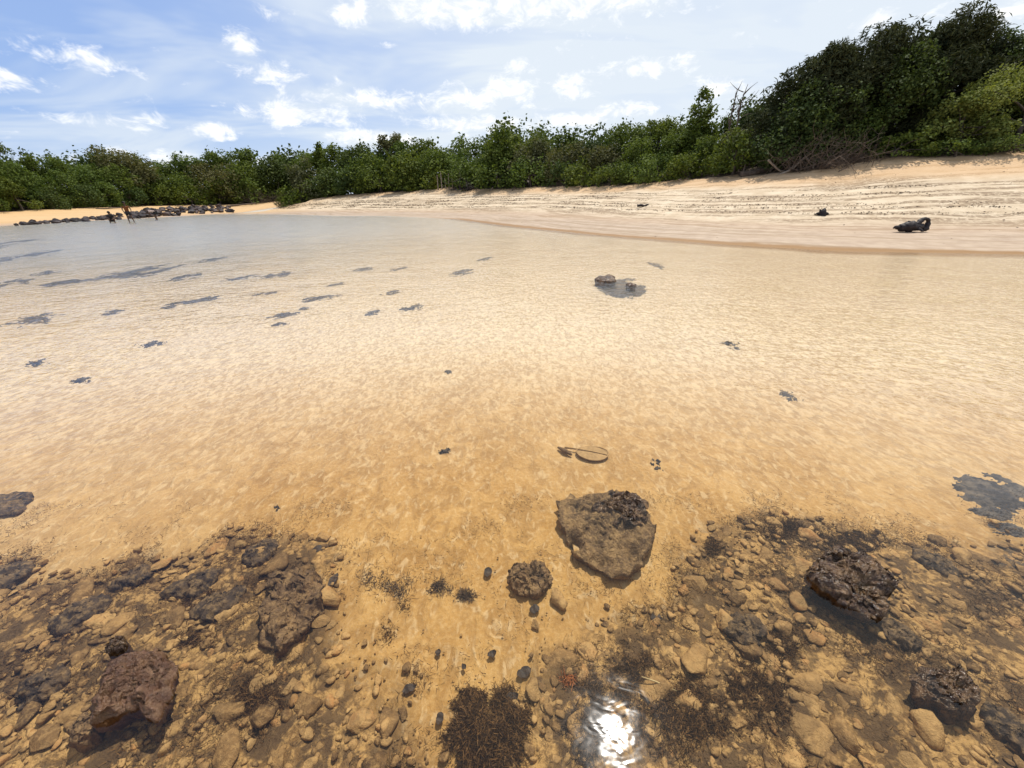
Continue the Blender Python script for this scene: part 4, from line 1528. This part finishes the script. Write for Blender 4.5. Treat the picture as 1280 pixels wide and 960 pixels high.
# singled-out trees
tree('tall_tree', 'tall tiered light green tree rising alone above the skyline', 866, 6.0, 100, 52, M_LEAF_MANG, 'column', 1.6, 3.2, depth=1.0, nl=48)
tree('round_tree', 'fuzzy grey-green round tree crown on the middle skyline', 497, 10, 160, 44, M_LEAF_GREY, 'round', 1.2, 2.4)
tree('small_tree', 'small light green tree top poking above the left middle skyline', 411, 9, 171, 30, M_LEAF_MANG, 'column', 1.5, 2.8, nl=36)
tree('round_tree', 'broad olive dome-shaped tree at left behind the standing person', 172, 6, 187, 95, M_LEAF_GREY, 'round', 1.0, 3.0)
tree('round_tree', 'dark tall tree at the far left edge of the bay', 12, 8, 166, 75, M_LEAF_DARK, 'round', .9, 3.4)
tree('round_tree', 'domed bright green tree in the middle of the skyline', 645, 7, 153, 90, M_LEAF_MANG, 'round', 1.0, 3.0)
tree('round_shrub', 'round bright shrub at the beach edge left of the old fence', 510, .9, 197, 66, M_LEAF_MANG, 'round', 1.2, 3.0)
tree('low_shrub', 'small yellow-green bush beside the old fence', 546, .3, 226, 14, M_LEAF_YELL, 'round', 1.0, 2.4)
# the tall dark wood on the right
tree('wind_swept_tree', 'wind-swept dark tree at the left end of the tall wood', 968, 3.2, 76, 125, M_LEAF_WISP, 'wispy', 1.0, 3.4, lean=(.8, 0))
tree('wind_swept_tree', 'broad dark wispy tree in the left half of tall wood', 1045, 4.2, 46, 165, M_LEAF_WISP, 'wispy', 1.2, 3.4)
tree('wind_swept_tree', 'tallest dark wispy tree in the right-hand wood', 1155, 5.4, 30, 170, M_LEAF_WISP, 'wispy', 1.2, 3.4)
tree('broadleaf_tree', 'dark leafy tree behind the pale vines at the right edge', 1262, 6.0, 36, 190, M_LEAF_DARK, 'round', 1.0, 3.8)
tree('broadleaf_tree', 'dark tree beyond the right edge of the picture', 1385, 6.0, 15, 240, M_LEAF_DARK, 'round', .8, 5)
tree('broadleaf_tree', 'dark leafy tree filling the middle of the right-hand wood', 1090, 3.4, 70, 150, M_LEAF_DARK, 'round', 1.0, 3.6)
tree('broadleaf_tree', 'dark leafy tree in the left part of the right-hand wood', 1000, 3.0, 100, 130, M_LEAF_DARK, 'round', 1.0, 3.6)
tree('broadleaf_tree', 'shaded back tree of the right-hand wood, left one', 1010, 8.0, 75, 160, M_LEAF_DARK, 'round', .7, 4.6)
tree('broadleaf_tree', 'shaded back tree of the right-hand wood, middle one', 1120, 9.0, 50, 200, M_LEAF_DARK, 'round', .7, 4.8)
tree('broadleaf_tree', 'shaded back tree of the right-hand wood, right one', 1230, 10, 50, 220, M_LEAF_DARK, 'round', .7, 5)
tree('wind_swept_tree', 'dark wispy tree between the two tallest of the wood', 1100, 5.0, 36, 120, M_LEAF_WISP, 'wispy', 1.2, 3.2)
tree('wind_swept_tree', 'dark wispy tree on the left slope of the wood', 1005, 4.0, 58, 110, M_LEAF_WISP, 'wispy', 1.2, 3.2)
tree('wind_swept_tree', 'dark wispy tree right of the tallest in the wood', 1212, 6.0, 52, 110, M_LEAF_WISP, 'wispy', 1.2, 3.2)
for k, px in enumerate((950, 1005, 1060, 1115, 1170, 1225, 1280, 1340)):
    tree('back_shrub', 'shaded undergrowth deep inside the right-hand wood, %s from the left' % ordinal(k + 1), px, 11.5 + (k % 3), 118, 100, M_LEAF_DARK, 'round', .8, 4.6,
         'undergrowth of the right-hand wood')
    tree('back_shrub', 'shaded thicket closing the back of the right-hand wood, %s from the left' % ordinal(k + 1), px + 28, 6.5 + (k % 2), 150, 90, M_LEAF_DARK, 'round', .8, 4.2,
         'thickets of the right-hand wood')
tree('broadleaf_tree', 'dark leafy tree filling the dip right of the tallest wispy tree', 1125, 5.6, 38, 130, M_LEAF_DARK, 'round', 1.0, 3.6)
tree('broadleaf_tree', 'dark leafy tree closing the skyline left of the right edge', 1205, 6.6, 54, 130, M_LEAF_DARK, 'round', 1.0, 3.6)
tree('vine_shrub', 'large pale green vine-covered shrub at the right edge', 1262, 2.6, 78, 210, M_LEAF_PALE, 'wide', 1.3, 3.6)
tree('vine_shrub', 'pale green vine-covered shrub sloping down from the right edge', 1185, 2.2, 122, 120, M_LEAF_PALE, 'wide', 1.2, 4.0)
tree('vine_shrub', 'pale vine-covered shrub beyond the right edge of the picture', 1370, 2.6, 80, 200, M_LEAF_PALE, 'wide', 1.0, 5)
tree('low_shrub', 'low bright vines creeping onto sand below the dark wood', 1118, 1.0, 168, 90, M_LEAF_MANG, 'wide', 1.2, 3.6)
tree('low_shrub', 'low green vines at the sand below pale shrubs', 1190, .7, 176, 90, M_LEAF_MANG, 'wide', 1.2, 3.6)
tree('low_shrub', 'low green vines at the right edge of the sand', 1262, .7, 170, 90, M_LEAF_PALE, 'wide', 1.2, 3.8)
tree('low_shrub', 'low green vines beyond the right edge of the sand', 1350, .8, 165, 110, M_LEAF_PALE, 'wide', 1.0, 4.4)
tree('leafy_shrub', 'bright leafy shrub overhanging the thick fallen trunk', 915, 1.3, 168, 70, M_LEAF_MANG, 'round', 1.1, 3.6)
tree('leafy_shrub', 'dark shrub behind the dead brush', 985, 2.0, 140, 110, M_LEAF_DARK, 'round', 1.1, 3.6)
tree('leafy_shrub', 'mid green shrub above the dead brush', 1050, 2.2, 135, 100, M_LEAF_MANG, 'round', 1.0, 3.6)


def dead_brush(name, label, px, off, py_top, wpx, seed, nb=150, mat=None, r0_=.03):
    rg = np.random.default_rng(seed)
    p, rho, zg = veg_spot(px, off)
    h = z_at(px, py_top, rho) - zg
    w = px_width(px, py_top, wpx, rho) / 2
    parts = []
    for k in range(nb):
        a = rg.uniform(0, 2 * PI)
        st = np.array([rg.normal() * w * .35, rg.normal() * w * .25, 0])
        d_ = np.array([math.cos(a) * w * .75, math.sin(a) * w * .5, h * rg.uniform(.3, 1.0)])
        f = rg.uniform(.4, 1.0)
        m = st + d_ * .5 * f + rg.normal(size=3) * w * .10
        e = st + d_ * f + rg.normal(size=3) * w * .12 - np.array([0, 0, .12 * h * rg.random()])
        r = r0_ * rg.uniform(.4, 1.2)
        parts.append(tube_np(np.array([st, m, e]), [r, r * .7, r * .3], 4, False))
        for _ in range(3):
            t_ = rg.uniform(.3, 1)
            s2 = m + (e - m) * t_
            e2 = s2 + rg.normal(size=3) * w * .2
            parts.append(tube_np(np.array([s2, (s2 + e2) / 2 + rg.normal(size=3) * w * .03, e2]), [r * .45, r * .35, r * .2], 3, False))
    root = obj(name, None, None, (p[0], p[1], zg), -math.atan2(p[0], p[1]))
    tag(root, label, 'brush')
    obj('twigs', tube_mesh('twigs', parts, mat or M_WOOD), root)
    return root


dead_brush('dead_brush', 'tangled grey-brown dead brush at the foot of the dark wood', 1015, .6, 162, 120, 1, 170)
dead_brush('dead_brush', 'low dark dead twigs right of the main dead brush', 1065, .5, 188, 70, 2, 90)
dead_brush('dead_brush', 'dark tangle of roots under the middle shrubs', 590, .3, 226, 60, 3, 60, M_BLACKWOOD, .05)
dead_brush('dead_brush', 'grey bare twigs under the left mangroves', 325, .4, 232, 70, 4, 70)


def bare_tree(label, px, off, py_top, wpx, seed):
    rg = np.random.default_rng(seed)
    p, rho, zg = veg_spot(px, off)
    h = z_at(px, py_top, rho) - zg
    w = px_width(px, py_top, wpx, rho)
    root = obj('bare_tree', None, None, (p[0], p[1], zg), -math.atan2(p[0], p[1]))
    tag(root, label, 'tree')
    tr = lumpy_log([(0, 0, -.2), (w * .05, 0, h * .4), (-w * .05, 0, h * .75), (w * .1, 0, h)], [.10, .08, .05, .015], 7, seed, .1, 5)
    obj('trunk', tube_mesh('trunk', [tr], M_WOOD), root)
    for k in range(11):
        f = rg.uniform(.5, .95)
        s = np.array([0, 0, h * f])
        e = s + np.array([rg.uniform(-1, 1) * w * .6, rg.normal() * w * .2, h * rg.uniform(.06, .2)])
        obj('branch', tube_mesh('branch', [lumpy_log([s, (s + e) / 2 + rg.normal(size=3) * w * .06, e], [.035, .025, .008], 5, k, .1, 4)], M_WOOD), root)


bare_tree('leafless grey tree with bare twigs left of the dark wood', 908, 5.0, 108, 34, 1)
bare_tree('thin leafless stem against the sky beside the tall tree', 899, 5.5, 112, 16, 2)

# low thickets closing the view under the middle trees
tree('back_shrub', 'shaded low thicket under the left middle trees, left of two', 424, 3.4, 215, 46, M_LEAF_DARK, 'round', 1.0, 3.0)
tree('back_shrub', 'shaded low thicket under the left middle trees, right of two', 446, 3.0, 213, 46, M_LEAF_DARK, 'round', 1.0, 3.0)
